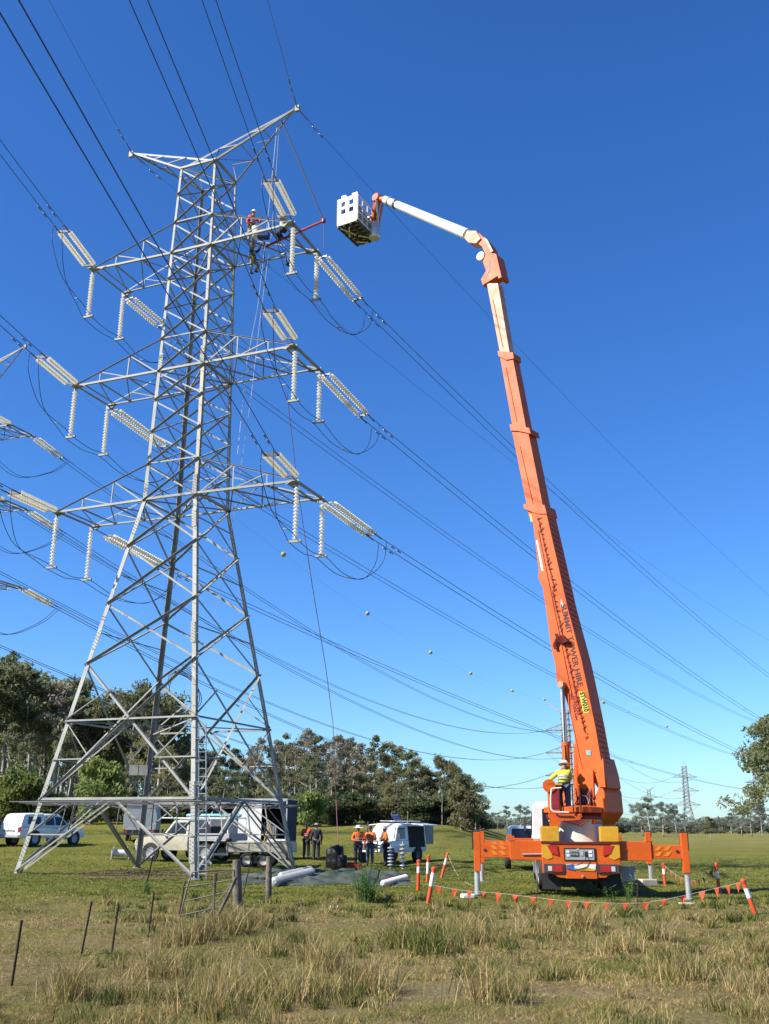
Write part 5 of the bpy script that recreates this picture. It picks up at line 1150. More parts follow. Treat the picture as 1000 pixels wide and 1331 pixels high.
def open_wagon(loc, rz, label):
    r = empty('troop_wagon', loc, rz, label, 'four-wheel drive')
    car_body(r, [(2.5, .6, .95, 1.0, .78, .72), (2.35, .55, 1.05, 1.1, .84, .78), (1.15, .55, 1.12, 1.2, .88, .84), (-.6, .55, 1.14, 1.2, .89, .86), (-2.3, .55, 1.14, 1.2, .88, .86)], 'white')
    gh = MB().loft([[V(x, y, z) for y, z in ((-.84, 1.18), (.84, 1.18), (w, t - .10), (w * .86, t), (-w * .86, t), (-w, t - .10))] for x, t, w in ((1.05, 1.2, .82), (.72, 1.92, .76), (.5, 2.06, .76), (-2.3, 2.10, .78))]).build('cabin', M['white'], r, smooth=True)
    quad(gh, 'windscreen', [(.76, -.66, 1.88), (.76, .66, 1.88), (1.04, .74, 1.26), (1.04, -.74, 1.26)][::-1], 'glass', .02)
    def side(s):
        quad(gh, 'side_window', [(-.05, s * .84, 1.26), (.75, s * .84, 1.26), (.6, s * .79, 1.84), (-.05, s * .79, 1.84)][::s], 'glass', .02)
        quad(gh, 'opening_shade_panel', [(-2.15, s * .90, .80), (-.35, s * .90, .80), (-.35, s * .80, 1.92), (-2.15, s * .80, 1.92)][::s], 'canopyint', .02)  # flat near-black panel stands in for the shade inside the open side
        MB().box((2.42, s * .62, .88), (.1, .24, .18)).build('headlight', M['lamp'], r, bevel=.02)
        MB().box((.9, s * 1.02, 1.4), (.1, .2, .26)).build('mirror', M['dgrey'], r, bevel=.02)
        MB().box((-1.25, s * 1.35, 2.02), (1.8, .9, .05), Matrix.Rotation(R(-6) * s, 3, 'X')).build('lift_door', M['white'], r, bevel=.01)
    both(side)
    MB().box((-2.75, .82, 1.5), (.9, .05, 1.1)).build('rear_door', M['grey'], r, bevel=.01); MB().box((-2.75, -.82, 1.5), (.9, .05, 1.1)).build('rear_door', M['canopyint'], r, bevel=.01)
    MB().span(2.5, 2.56, -.55, .55, .72, .98).build('grille', M['dgrey'], r, bevel=.01)
    bb = MB()
    for z in (.72, 1.0, 1.15): bb.tube([V(2.72, -.75, z), V(2.72, .75, z)], .035, 6)
    for y in (-.75, -.25, .25, .75): bb.tube([V(2.72, y, .5), V(2.72, y, 1.15)], .03, 6)
    bb.build('bull_bar', M['dgrey'], r, smooth=True)
    MB().tube([V(2.0, -.93, 1.1), V(1.2, -.93, 1.2), V(1.1, -.9, 2.15)], .045, 6).build('snorkel', M['dgrey'], r, smooth=True)
    rk = MB(); [rk.tube([V(x, -.6, 2.2), V(x, .6, 2.2)], .02, 5) for x in np.linspace(-2.1, .3, 7)]; rk.tube([V(-2.1, -.6, 2.2), V(.3, -.6, 2.2)], .025, 5); rk.tube([V(-2.1, .6, 2.2), V(.3, .6, 2.2)], .025, 5); rk.build('roof_rack', M['silver'], r)
    MB().box((-.3, .1, 2.36), (.55, .5, .04), Matrix.Rotation(R(-35), 3, 'Y')).build('solar_panel', M['bluebag'], r)
    MB().tube([V(-.3, .2, 2.2), V(-.3, .2, 4.2)], .02, 5).build('aerial', M['dgrey'], r)
    arches(r, (1.65, -1.35), .46, .885); wheels(r, (1.65, -1.35), .41, .8, .25, 'dgrey')
    return r
p = place(510, 1121); ow = open_wagon(p, R(-122), 'white troop carrier wagon with its side and rear doors open, workers at its bonnet'); ow.scale = (.88, .88, .88)
def follow_ute(loc, rz, label):
    r = empty('parked_ute', loc, rz, label, 'ute')
    car_body(r, [(-2.4, .6, 1.05, 1.1, .86, .84), (1.1, .55, 1.08, 1.12, .88, .84), (2.4, .55, .95, 1.0, .8, .74)], 'dgrey')
    gh = MB().loft([[V(x, y, z) for y, z in ((-.84, 1.1), (.84, 1.1), (w, t - .08), (w * .86, t), (-w * .86, t), (-w, t - .08))] for x, t, w in ((-.5, 1.2, .8), (-.35, 1.82, .72), (.4, 1.84, .72), (1.1, 1.12, .8))]).build('cabin', M['white'], r, smooth=True)
    quad(gh, 'rear_window', [(-.48, -.6, 1.25), (-.4, -.56, 1.7), (-.4, .56, 1.7), (-.48, .6, 1.25)], 'glass', .02)
    both(lambda s: quad(gh, 'side_window', [(-.3, s * .80, 1.2), (.8, s * .82, 1.2), (.4, s * .75, 1.7), (-.3, s * .75, 1.7)][::s], 'glass', .02))
    MB().span(-2.45, -2.4, -.5, .5, .75, .95).build('registration_plate', M['cream'], r); MB().span(-2.5, -2.42, -.85, .85, .5, .66).build('rear_bumper', M['lgrey'], r, bevel=.02)
    both(lambda s: MB().box((-2.42, s * .74, .92), (.06, .16, .22)).build('tail_light', M['tail'], r))
    wheels(r, (-1.4, 1.5), .38, .78, .24); return r
p = place(683, 1128); follow_ute(p, R(84), 'dark ute with a white cab roof parked beyond the left side of the crane truck')

# ------------------------------------------------------------------ things on the grass
def bollard(p0, p1, lab, w0=.45, w1=.72):
    a = G(*p0); h = a.copy(); n = V(0, -1, 0)
    top = onplane(p1[0], p1[1], a, n); r = empty('delineator_post', a, 0, lab, 'post', 'orange and white marker posts')
    L = (top - a).length; d = (top - a).normalized()
    if L > 1.15: top = a + d * 1.15
    seg = lambda k0, k1, m, n_, rr=.05: MB().tube([a.lerp(top, k0), a.lerp(top, k1)], rr, 10).build(n_, M[m], r, world=True, smooth=True)
    seg(-.05, w0, 'bollard', 'lower_sleeve'); seg(w0, w1, 'white', 'reflective_sleeve', .052); seg(w1, 1, 'bollard', 'upper_sleeve')
    MB().lathe([(.06, -.02), (.065, .03), (.03, .06)], 10, top, d).build('post_cap', M['bollard'], r, world=True, smooth=True)
    return top
tops = [bollard((543.7, 1157), (544.4, 1120), 'upright marker post, leftmost of the cluster beside the outrigger', .6, .82),
        bollard((555.4, 1147), (557, 1114), 'marker post with white upper half, farthest back of the left cluster', .35, .8),
        bollard((556.5, 1174), (564.2, 1130), 'marker post leaning right, nearest of the left cluster', .5, .9),
        bollard((574, 1141), (582, 1110), 'marker post leaning right, rightmost of the left cluster', .55, .8),
        bollard((865, 1151), (862.5, 1124), 'small marker post between the two right outrigger legs', .55, .8),
        bollard((936, 1162), (931, 1125), 'tall marker post right of the outriggers, nearly upright', .55, .8),
        bollard((982, 1188), (966.5, 1146), 'marker post leaning left at the far right edge of the bunting', .5, .8)]
def bunting(pts, n0, lab, cnt, size=.17):
    r = empty('flag_bunting', pts[0], 0, lab, 'bunting', 'orange flag bunting')
    L_ = bez(pts, 10); MB().tube(L_, .003, 4).build('cord', M['rope_w'], r, world=True)
    cum = [0]
    for i in range(1, len(L_)): cum.append(cum[-1] + (L_[i] - L_[i - 1]).length)
    for k in range(cnt):
        t = (k + .5) / cnt * cum[-1]; i = max(j for j in range(len(cum)) if cum[j] <= t); i = min(i, len(L_) - 2); p = L_[i].lerp(L_[i + 1], (t - cum[i]) / max(1e-6, cum[i + 1] - cum[i]))
        d = (L_[i + 1] - L_[i]).normalized(); sw = V(random.uniform(-.05, .05), random.uniform(-.06, .06), 0); s_ = size * random.uniform(.85, 1.1)
        a, b, c = p - d * s_ * .5, p + d * s_ * .5, p + V(0, 0, -s_ * 1.15) + sw; th = V(0, .004, 0); mid = (a + b) / 2 + V(0, .03 * random.uniform(-1, 1), -s_ * .5)
        MB().add([a, b, c, mid, a + th, b + th, c + th, mid + th], [(0, 1, 3), (1, 2, 3), (2, 0, 3), (5, 4, 7), (6, 5, 7), (4, 6, 7), (0, 4, 5, 1), (1, 5, 6, 2), (2, 6, 4, 0)]).build('flag', M['flag'], r, world=True, fix=False)
def hgt(x, y, Y): return atY(x, y, Y)
bunting([hgt(560, 1150, 26.6), hgt(600, 1157, 26.2), hgt(648, 1161, 25.5), hgt(700, 1167, 25.0), hgt(752, 1172, 24.6), hgt(825, 1174, 24.4), hgt(870, 1168, 24.2), hgt(920, 1157, 24.0), tops[6]], 0, 'long orange flag bunting strung low across the grass before the crane truck', 19)
bunting([tops[5], hgt(915, 1140, 31), hgt(898, 1145, 32.5), hgt(880, 1138, 33.8), tops[4]], 0, 'short orange flag bunting sagging between two right marker posts', 10, .16)
bunting([tops[0], hgt(550, 1128, 31.2), tops[3]], 0, 'bunting tied between the left marker posts', 3, .16)
bunting([tops[3], hgt(592, 1132, 31.5), hgt(604, 1146, 31), hgt(617, 1152, 30.6)], 0, 'short end of bunting trailing from the left cluster to the ground', 2, .18)
def picket_(p0, p1, lab, w=.026):
    a = G(*p0); t = onplane(p1[0], p1[1], a, V(0, -1, 0))
    o = MB().bar(a + V(0, 0, -.1), t, w, .010).bar(a + V(0, .018, -.1), t + V(0, .018, 0), .010, w).build('fence_picket', M['rust'], world=True, loc=a)
    return tag(o, lab, 'fence post', 'steel fence pickets')
picket_((14, 1282), (28, 1196), 'dark steel picket leaning right, leftmost and nearest in the paddock')
picket_((104, 1243), (119, 1172), 'dark steel picket leaning right, second from the left edge')
picket_((144, 1243), (154, 1174), 'dark steel picket, third from the left edge')
picket_((192, 1218), (200, 1160), 'dark steel picket just left of the broken gate')
picket_((187, 1161), (199, 1112), 'steel picket standing beneath the tower left of the gate', .04)
picket_((232, 1190), (241, 1145), 'steel picket standing beside the left end of the gate')
picket_((275, 1192), (282, 1135), 'steel picket inside the broken gate')
picket_((315, 1166), (326, 1118), 'thin steel picket leaning between the two wooden posts')
picket_((490, 1150), (493, 1130), 'short dark picket beside the green weed', .05)
picket_((697, 1172), (700, 1135), 'thin wire picket left of the truck wheels', .018)
picket_((828, 1180), (829, 1148), 'thin picket near the weeds right of the truck', .02)
def post(p0, p1, w, lab):
    a = G(*p0); t = onplane(p1[0], p1[1], a, V(0, -1, 0)); d = t - a; rr = w / 2
    pts = [a + V(0, 0, -.1)] + [a + d * k + V(random.uniform(-.006, .006), 0, 0) for k in (.2, .45, .7, .95)] + [t]
    o = MB().tube(pts, [rr * random.uniform(.93, 1.06) for _ in pts[:-1]] + [rr * .9], 12).build('timber_post', M['wood'], world=True, loc=a, smooth=True)
    return tag(o, lab, 'fence post', 'weathered timber posts')
post((309, 1178), (308, 1118), .20, 'thick split timber post at the right end of the gate'); post((349, 1173), (350, 1113), .15, 'pale round timber post right of the split post')
# the broken pipe gate
ga = G(235, 1196); gy = ga.y
gp = lambda x, y, dy=0: onplane(x, y, V(0, gy + dy, 0), V(0, -1, 0))
gate = empty('pipe_gate', ga, 0, 'bent rusty pipe gate sagging between a picket and the split post', 'gate')
for pts, rr in (([(234, 1192), (244, 1152), (250, 1134), (262, 1132), (285, 1131), (304, 1131)], .016), ([(240, 1153), (270, 1149), (300, 1144)], .014), ([(238, 1172), (270, 1165), (300, 1158)], .014), ([(235, 1190), (262, 1184), (288, 1178)], .014),
                ([(278, 1192), (279, 1135)], .02), ([(304, 1131), (306, 1150)], .02), ([(283, 1190), (296, 1165), (307, 1140)], .035), ([(262, 1188), (285, 1170), (302, 1148)], .012)):
    MB().tube([gp(*q) for q in pts], rr, 7).build('gate_pipe', M['gatepipe'] if rr < .03 else M['wood'], gate, world=True, smooth=True)
# black drums
def drum(px, py, r_, h, lab):
    p = G(px, py); o = MB().lathe([(r_ * .9, 0), (r_, .04), (r_, h * .3), (r_ * 1.03, h * .33), (r_, h * .36), (r_, h * .68), (r_ * 1.03, h * .71), (r_, h * .74), (r_, h * .93), (r_ * .85, h), (r_ * .3, h + .02), (r_ * .3, h + .07), (.01, h + .07)], 20, p).build('plastic_drum', M['drum'], world=True, smooth=True, loc=p)
    return tag(o, lab, 'drum', 'black plastic drums')
drum(431, 1128, .26, .80, 'black plastic drum, leftmost and half hidden of the three'); drum(438, 1130, .28, .95, 'tallest black plastic drum, middle of the three'); drum(445, 1132, .20, .62, 'small black plastic drum in front of the others')
a = G(460, 1128); tag(MB().box(a + V(0, 0, .09), (.75, .5, .18)).span(a.x - .3, a.x + .3, a.y - .2, a.y + .2, a.z + .18, a.z + .24).build('tool_case', M['tail'], world=True, bevel=.02), 'flat red tool case lying beside the drums', 'case')
# crumpled tarpaulin
c1, c2 = G(372, 1153), G(545, 1136)
nx, ny = 90, 46; vs = []; x0, x1 = -5.0, .9; y0, y1 = 34.4, 42.5
for j in range(ny):
    for i in range(nx):
        u, v = i / (nx - 1), j / (ny - 1); x = x0 + (x1 - x0) * u + .5 * math.sin(v * 9 + 1) * .25; y = y0 + (y1 - y0) * v + math.sin(u * 12) * .35 - .8 * (1 - u) * (1 - v)
        q = Vector((x * .9, y * .55, 0)); f_ = 1.1 * abs(noise.noise(V(q.x * .9, q.y * 2.4, 0))) + .5 * abs(noise.noise(q * 2.1 + V(5, 0, 0))) + .12 * noise.noise(q * 6)
        e = min(1, min(u, 1 - u, v, 1 - v) * 9); vs.append(V(x, y, tz(x, y) + .02 + max(0, f_) * .26 * e))
tp_ = MB().add(vs, [(j * nx + i, j * nx + i + 1, (j + 1) * nx + i + 1, (j + 1) * nx + i) for j in range(ny - 1) for i in range(nx - 1)]).build('tarpaulin', M['tarp'], world=True, smooth=2)
tp_.modifiers.new('thick', 'SOLIDIFY').thickness = .01
tag(tp_, 'crumpled grey-green tarpaulin spread on the grass right of the tower base', 'tarpaulin')
def ribbed(pa, pb, r_, lab, m='white'):
    a, b = G(*pa), G(*pb); a.z += r_; b.z += r_; L = (b - a).length; d = (b - a).normalized(); k = int(L / .16); pr = []
    for i in range(k): pr += [(r_ * .4, i * L / k), (r_, (i + .3) * L / k), (r_ * .95, (i + .5) * L / k), (r_ * .38, (i + .62) * L / k)]
    o = MB().lathe(pr, 16, a, d).build('insulator_stack', M[m], world=True, loc=a); return tag(o, lab, 'insulator', 'porcelain insulators on the ground')
ribbed((357, 1153), (405, 1139), .15, 'nearer of two ribbed insulators lying left on the tarpaulin edge', 'lgrey'); ribbed((366, 1146), (403, 1136), .15, 'farther of two white ribbed insulators lying left by the leg', 'lgrey')
ribbed((498, 1153), (528, 1144), .10, 'white wrapped insulator tube with a red end on the grass')
a = G(508, 1150); tag(MB().tube([a + V(-.14, .0, .11), a + V(.12, .04, .13)], .115, 14).build('red_sleeve', M['tail'], world=True, smooth=True), 'red sleeve around the wrapped white tube', 'sleeve')
for (px, py, h, lab) in ((508, 1129, 1.0, 'left'), (524, 1130, 1.15, 'right')):
    p = G(px, py); pr = [(.06, 0)]
    for i in range(6): pr += [(.04, .1 + i * h / 7), (.15, .14 + i * h / 7), (.14, .17 + i * h / 7), (.04, .2 + i * h / 7)]
    tag(MB().lathe(pr + [(.03, h)], 14, p).build('standing_insulator', M['lgrey'], world=True, smooth=True, loc=p), 'pale disc insulator standing upright before the white wagon, %s one of two' % lab, 'insulator', 'standing disc insulators')
# cable winch under the tower, tray with fittings, blocks, litter
a = G(156, 1117); w_ = empty('cable_drum', a, R(12), 'small white cable drum on a frame standing under the tower', 'cable drum')
MB().lathe([(.16, -.32), (.16, .32)], 16, (0, 0, .30), V(1, 0, 0)).build('drum', M['white'], w_, smooth=True)
for s in (-1, 1):
    MB().lathe([(.30, -.015), (.30, .015)], 20, (s * .34, 0, .32), V(1, 0, 0)).build('flange', M['lgrey'], w_, smooth=True)
    MB().bar((s * .42, -.3, .0), (s * .42, 0, .42), .04, .04).bar((s * .42, .3, .0), (s * .42, 0, .42), .04, .04).build('frame_leg', M['lgrey'], w_)
a = G(334, 1145); tr_ = empty('parts_tray', a, R(-8), 'flat pale tray of rusty fittings lying on the grass behind the post', 'tray')
MB().span(-.62, .62, -.4, .4, 0, .04).build('tray_base', M['cream'], tr_)
for k in range(9): MB().box((random.uniform(-.4, .4), random.uniform(-.25, .25), .08), (.14, .08, .07), Matrix.Rotation(random.random() * 3, 3, 'Z')).build('fitting_part', M['rust'], tr_, bevel=.01)
for (px, py, s_, lab) in ((608, 1168, (.34, .26, .12), 'white foam block beside the left outrigger leg'), (434, 1181, (.28, .16, .06), 'small white scrap lying on the grass in the foreground'), (842, 1152, (.55, .4, .22), 'pale crumpled sack at the foot of the rear right outrigger')):
    a = G(px, py); o = MB().box(a + V(0, 0, s_[2] / 2), s_, Matrix.Rotation(.2, 3, 'Z')).build('white_block' if 'sack' not in lab else 'pale_sack', M['white'] if 'sack' not in lab else M['cream'], world=True, bevel=.03); tag(o, lab, 'block' if 'sack' not in lab else 'sack')
a = G(893, 1176); tag(MB().box(a + V(0.0, .05, .025), (.3, .3, .04)).build('pale_pad', M['cream'], world=True, bevel=.01), 'pale pad under the near right outrigger foot', 'pad')

# ------------------------------------------------------------------ trees
def leaf_mesh(name, centers, radii, per, size, m, rs, droop=.3):
    """many small leaf clusters (two crossed leaf-sized faces) spread through ellipsoid clumps"""
    n = len(centers); C_ = np.repeat(np.array(centers), per, 0); Rr = np.repeat(np.array(radii), per, 0); N = len(C_)
    d = rs.normal(size=(N, 3)); d /= np.linalg.norm(d, axis=1)[:, None]; rr = rs.random(N) ** .45
    P = C_ + d * rr[:, None] * Rr * np.array([1, 1, .72]); P[:, 2] -= droop * rs.random(N) * Rr[:, 0] * .5
    a = rs.normal(size=(N, 3)); a[:, 2] -= .5; a /= np.linalg.norm(a, axis=1)[:, None]
    b = np.cross(a, rs.normal(size=(N, 3))); b /= np.linalg.norm(b, axis=1)[:, None]
    s = size * rs.uniform(.6, 1.4, N)[:, None]
    v = np.stack([P - a * s, P + b * s * .38, P + a * s, P - b * s * .38], 1).reshape(-1, 3)
    me = bpy.data.meshes.new(name); me.vertices.add(4 * N); me.vertices.foreach_set('co', v.ravel()); me.loops.add(4 * N); me.loops.foreach_set('vertex_index', np.arange(4 * N))
    me.polygons.add(N); me.polygons.foreach_set('loop_start', np.arange(0, 4 * N, 4)); me.polygons.foreach_set('loop_total', np.full(N, 4)); me.update(calc_edges=True); me.materials.append(m)
    return me
def make_tree(kind, seed, name='gum_tree'):
    """unit tree 10 m tall at the origin; returns the root (trunk and crown are parts)"""
    rs = np.random.default_rng(seed); rd_ = random.Random(seed)
    P = {'gum': dict(base=.48, lean=.8, nb=9, cr=(.45, 1.0), per=85, sz=.16, m='leaf_gum', sub=3, w=.30, bk='bark', tr=.16),
         'olive': dict(base=.38, lean=.6, nb=11, cr=(.6, 1.1), per=115, sz=.16, m='leaf_olive', sub=3, w=.33, bk='bark', tr=.16),
         'sparse': dict(base=.45, lean=.7, nb=10, cr=(.35, .7), per=42, sz=.14, m='leaf_grey', sub=3, w=.20, bk='bark', tr=.12),
         'thin': dict(base=.55, lean=.6, nb=7, cr=(.4, .75), per=65, sz=.15, m='leaf_gum', sub=2, w=.16, bk='bark', tr=.11),
         'dead': dict(base=.35, lean=.8, nb=11, cr=(.4, .7), per=22, sz=.13, m='leaf_grey', sub=4, w=.18, bk='bark', tr=.12),
         'red': dict(base=.4, lean=.6, nb=9, cr=(.5, .8), per=30, sz=.13, m='leaf_grey', sub=3, w=.16, bk='bark_r', tr=.12),
         'edge': dict(base=.25, lean=.5, nb=16, cr=(.7, 1.2), per=120, sz=.15, m='leaf_gum', sub=4, w=.36, bk='bark', tr=.2),
         'broad': dict(base=.22, lean=.6, nb=13, cr=(.6, 1.15), per=120, sz=.15, m='leaf_gum', sub=3, w=.46, bk='bark', tr=.20)}[kind]
    root = empty(name, (0, 0, 0)); H = 10.; tb = MB(); cs = []; rr = []
    pts = [V(0, 0, -.3)]; x = y = 0
    for i in range(1, 9):
        x += rd_.uniform(-.14, .14) * P['lean']; y += rd_.uniform(-.14, .14) * P['lean']; pts.append(V(x, y, H * .93 * i / 8))
    tb.tube(pts, [P['tr'] * 1.25 * (1 - .88 * (i / 8) ** .8) for i in range(9)], 7)
    def at(t): f = t * 8; i = min(7, int(f)); return pts[i].lerp(pts[i + 1], f - i)
    for k in range(P['nb']):
        t = P['base'] + (1 - P['base']) * (k + rd_.random() * .7) / P['nb']; o = at(min(.99, t)); az = k * 2.4 + rd_.uniform(-.5, .5)
        L = H * P['w'] * (1.05 - .65 * ((t - P['base']) / (1 - P['base'])) ** 1.3) * rd_.uniform(.65, 1.15); el = rd_.uniform(.35, .95) if kind != 'broad' else rd_.uniform(.15, .8)
        e = o + V(math.cos(az) * math.cos(el), math.sin(az) * math.cos(el), math.sin(el)) * L; mid = o.lerp(e, .5) + V(0, 0, -.06 * L)
        r0 = P['tr'] * .42 * (1.1 - t * .6); tb.tube([o, mid, e], [r0, r0 * .6, r0 * .28], 5)
        cs.append(e); rr.append(rd_.uniform(*P['cr']))
        for j in range(P['sub']):
            q = o.lerp(e, rd_.uniform(.45, .85)); f = q + V(rd_.uniform(-1, 1), rd_.uniform(-1, 1), rd_.uniform(-.1, .9)) * L * .42
            tb.tube([q, f], [r0 * .35, r0 * .12], 4); cs.append(f); rr.append(rd_.uniform(*P['cr']) * .75)
    cs.append(pts[-1] + V(0, 0, .1)); rr.append(P['cr'][0])
    sc = 10.4 / (max(c.z + r_ * .6 for c, r_ in zip(cs, rr)))
    tb.build('trunk', M[P['bk']], root, smooth=2)
    me = leaf_mesh('crown', [tuple(c) for c in cs], [(r_, r_, r_) for r_ in rr], P['per'], P['sz'], M[P['m']], rs)
    o = bpy.data.objects.new('crown', me); col.objects.link(o); o.parent = root
    return root
def make_bush(seed, m, name='bush', per=260, nb=9, sz=.14):
    """unit shrub 3 m tall"""
    rs = np.random.default_rng(seed); rd_ = random.Random(seed); root = empty(name, (0, 0, 0)); tb = MB(); cs = []; rr = []
    for k in range(nb):
        a = rd_.uniform(0, 6.28); d = rd_.uniform(0, 1.1); h = rd_.uniform(.5, 2.5) * (1 - .25 * d); e = V(math.cos(a) * d, math.sin(a) * d, h)
        tb.tube([V(0, 0, -.1), e * .5 + V(0, 0, .1), e], [.05, .03, .012], 4); cs.append(e); rr.append(rd_.uniform(.45, .85))
    tb.build('stem', M['bark'], root)
    me = leaf_mesh('foliage', [tuple(c) for c in cs], [(r_, r_, r_) for r_ in rr], per, sz, M[m], rs); o = bpy.data.objects.new('foliage', me); col.objects.link(o); o.parent = root
    return root
KN = {'gum': 'dark green gum tree', 'olive': 'olive-green bushy gum tree', 'sparse': 'sparse grey-leaved tree', 'thin': 'thin tall gum tree', 'dead': 'nearly leafless grey tree', 'red': 'reddish bare-trunked tree', 'broad': 'broad spreading gum tree'}
PROTO = {k: [make_tree(k, 20 + 7 * i + hash(k) % 1 + len(k) * 3) for i in range(n_)] for k, n_ in (('gum', 3), ('olive', 3), ('sparse', 2), ('thin', 2), ('dead', 2), ('red', 1), ('broad', 2))}
BUSH = {m: [make_bush(50 + i, m) for i in range(2)] for m in ('leaf_dark', 'leaf_olive', 'leaf_bright')}
EDGE = make_tree('edge', 33)
FARB = [make_tree('broad', 91), make_tree('gum', 92)]
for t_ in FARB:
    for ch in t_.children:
        if ch.name.startswith('crown'): ch.data.materials[0] = M['leaf_haze']
BUSHF = [make_bush(70 + i, 'leaf_haze') for i in range(2)]
used = set()
def put(proto, loc, sc, rz, label, cat, group, wide=1.):
    if proto.name not in used: used.add(proto.name); o = proto
    else: o = copy_tree(proto)
    o.location = loc; o.scale = (sc * wide, sc * wide, sc); o.rotation_euler = (0, 0, rz); tag(o, label, cat, group); return o
def skyline(x):
    xs = [-60, 0, 30, 55, 85, 100, 112, 130, 150, 175, 200, 215, 235, 260, 300, 340, 360, 385, 400, 420, 440, 455, 470, 485, 497, 505, 515, 530, 545, 555, 575, 590, 605, 618, 628, 640]
    ys = [850, 850, 846, 872, 874, 885, 925, 905, 890, 884, 892, 905, 945, 965, 962, 955, 948, 942, 938, 945, 950, 946, 952, 948, 985, 975, 962, 966, 985, 995, 978, 985, 992, 1012, 1035, 1050]
    return float(np.interp(x, xs, ys))
rf = random.Random(5)
FG = 'trees of the forest edge'
def zone(x):
    return 'behind the tower' if 100 < x < 330 else ('at far left' if x <= 100 else ('above the workers' if x < 520 else 'at the forest end'))
def fplace(x, D, top, kind, extra=''):
    p = atY(x, 1065, D); gz = tz(p.x, D); t = atY(x, top, D); h = max(2.5, t.z - gz)
    pr = rf.choice(PROTO[kind]); put(pr, V(p.x, D, gz), h / 10.4, rf.uniform(0, 6.28), '%s %s%s' % (KN[kind], extra, zone(x)), 'tree', FG, rf.uniform(.85, 1.15))
# silhouette trees, then fillers in front and behind
x = -45
while x < 632:
    if x < 100: kind = rf.choice(['gum', 'thin', 'sparse', 'gum', 'broad'])
    elif x < 235: kind = rf.choice(['olive', 'olive', 'broad', 'gum'])
    elif x < 360: kind = rf.choice(['gum', 'olive', 'thin', 'sparse'])
    elif x < 500: kind = rf.choice(['sparse', 'dead', 'sparse', 'thin', 'dead'])
    elif x < 560: kind = rf.choice(['gum', 'olive', 'thin'])
    else: kind = rf.choice(['olive', 'gum', 'broad'])
    fplace(x, rf.uniform(112, 128), skyline(x) + rf.uniform(-2, 10), kind); x += rf.uniform(11, 19)
x = -50
while x < 622:
    fplace(x, rf.uniform(132, 150), skyline(x) + rf.uniform(8, 42), rf.choice(['gum', 'olive', 'gum', 'sparse']) if x < 360 or x > 500 else rf.choice(['sparse', 'gum', 'olive']), 'in second row '); x += rf.uniform(13, 24)
x = -50
while x < 618:
    fplace(x, rf.uniform(102, 112), skyline(x) + (1065 - skyline(x)) * rf.uniform(.28, .6), rf.choice(['gum', 'olive', 'thin', 'gum', 'dead' if 380 < x < 500 else 'thin']), 'low in front row '); x += rf.uniform(18, 30)
for x, top in ((432, 960), (440, 985), (447, 1000)): fplace(x, 108, top, 'red')
for x in range(-50, 615, 17):
    D = rf.uniform(100, 116); p = atY(x + rf.uniform(-6, 6), 1065, D); h = rf.uniform(2.4, 4.6); k = rf.choice(['leaf_dark', 'leaf_dark', 'leaf_olive'])
    put(rf.choice(BUSH[k]), V(p.x, D, tz(p.x, D)), h / 3, rf.uniform(0, 6.3), 'dark understorey shrub %s' % zone(x), 'shrub', 'understorey shrubs of the forest', rf.uniform(1.1, 1.7))
for x, y, h, lab in ((27, 1062, 6.5, 'bright yellow-green wattle at the far left edge of the forest'), (45, 1060, 5.8, 'bright wattle between the left tower leg and the ute'), (118, 1064, 7.2, 'round bright green wattle left of the back tower leg'), (8, 1058, 6, 'yellowish wattle behind the dark wagon'), (402, 1060, 4.6, 'green wattle behind the two workers by the box trailer'), (600, 1062, 4.5, 'low olive shrub at the right end of the forest')):
    D = 98; p = atY(x, y, D); put(rf.choice(BUSH['leaf_bright' if 'olive' not in lab else 'leaf_olive']), V(p.x, D, tz(p.x, D)), h / 3, rf.uniform(0, 6), lab, 'shrub', 'wattles in front of the forest', .9)
# a far-off wood closes the gaps beneath the crowns
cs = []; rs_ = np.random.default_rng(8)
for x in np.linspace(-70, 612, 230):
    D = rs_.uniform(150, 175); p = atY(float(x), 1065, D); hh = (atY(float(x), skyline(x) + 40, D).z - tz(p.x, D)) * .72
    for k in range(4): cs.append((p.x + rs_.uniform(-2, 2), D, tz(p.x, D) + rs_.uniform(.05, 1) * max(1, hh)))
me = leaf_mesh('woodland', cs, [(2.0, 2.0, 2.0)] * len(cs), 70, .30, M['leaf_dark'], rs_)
o = bpy.data.objects.new('woodland', me); col.objects.link(o); tag(o, 'dense dark woodland filling in behind the forest edge', 'woodland', None, 'stuff')
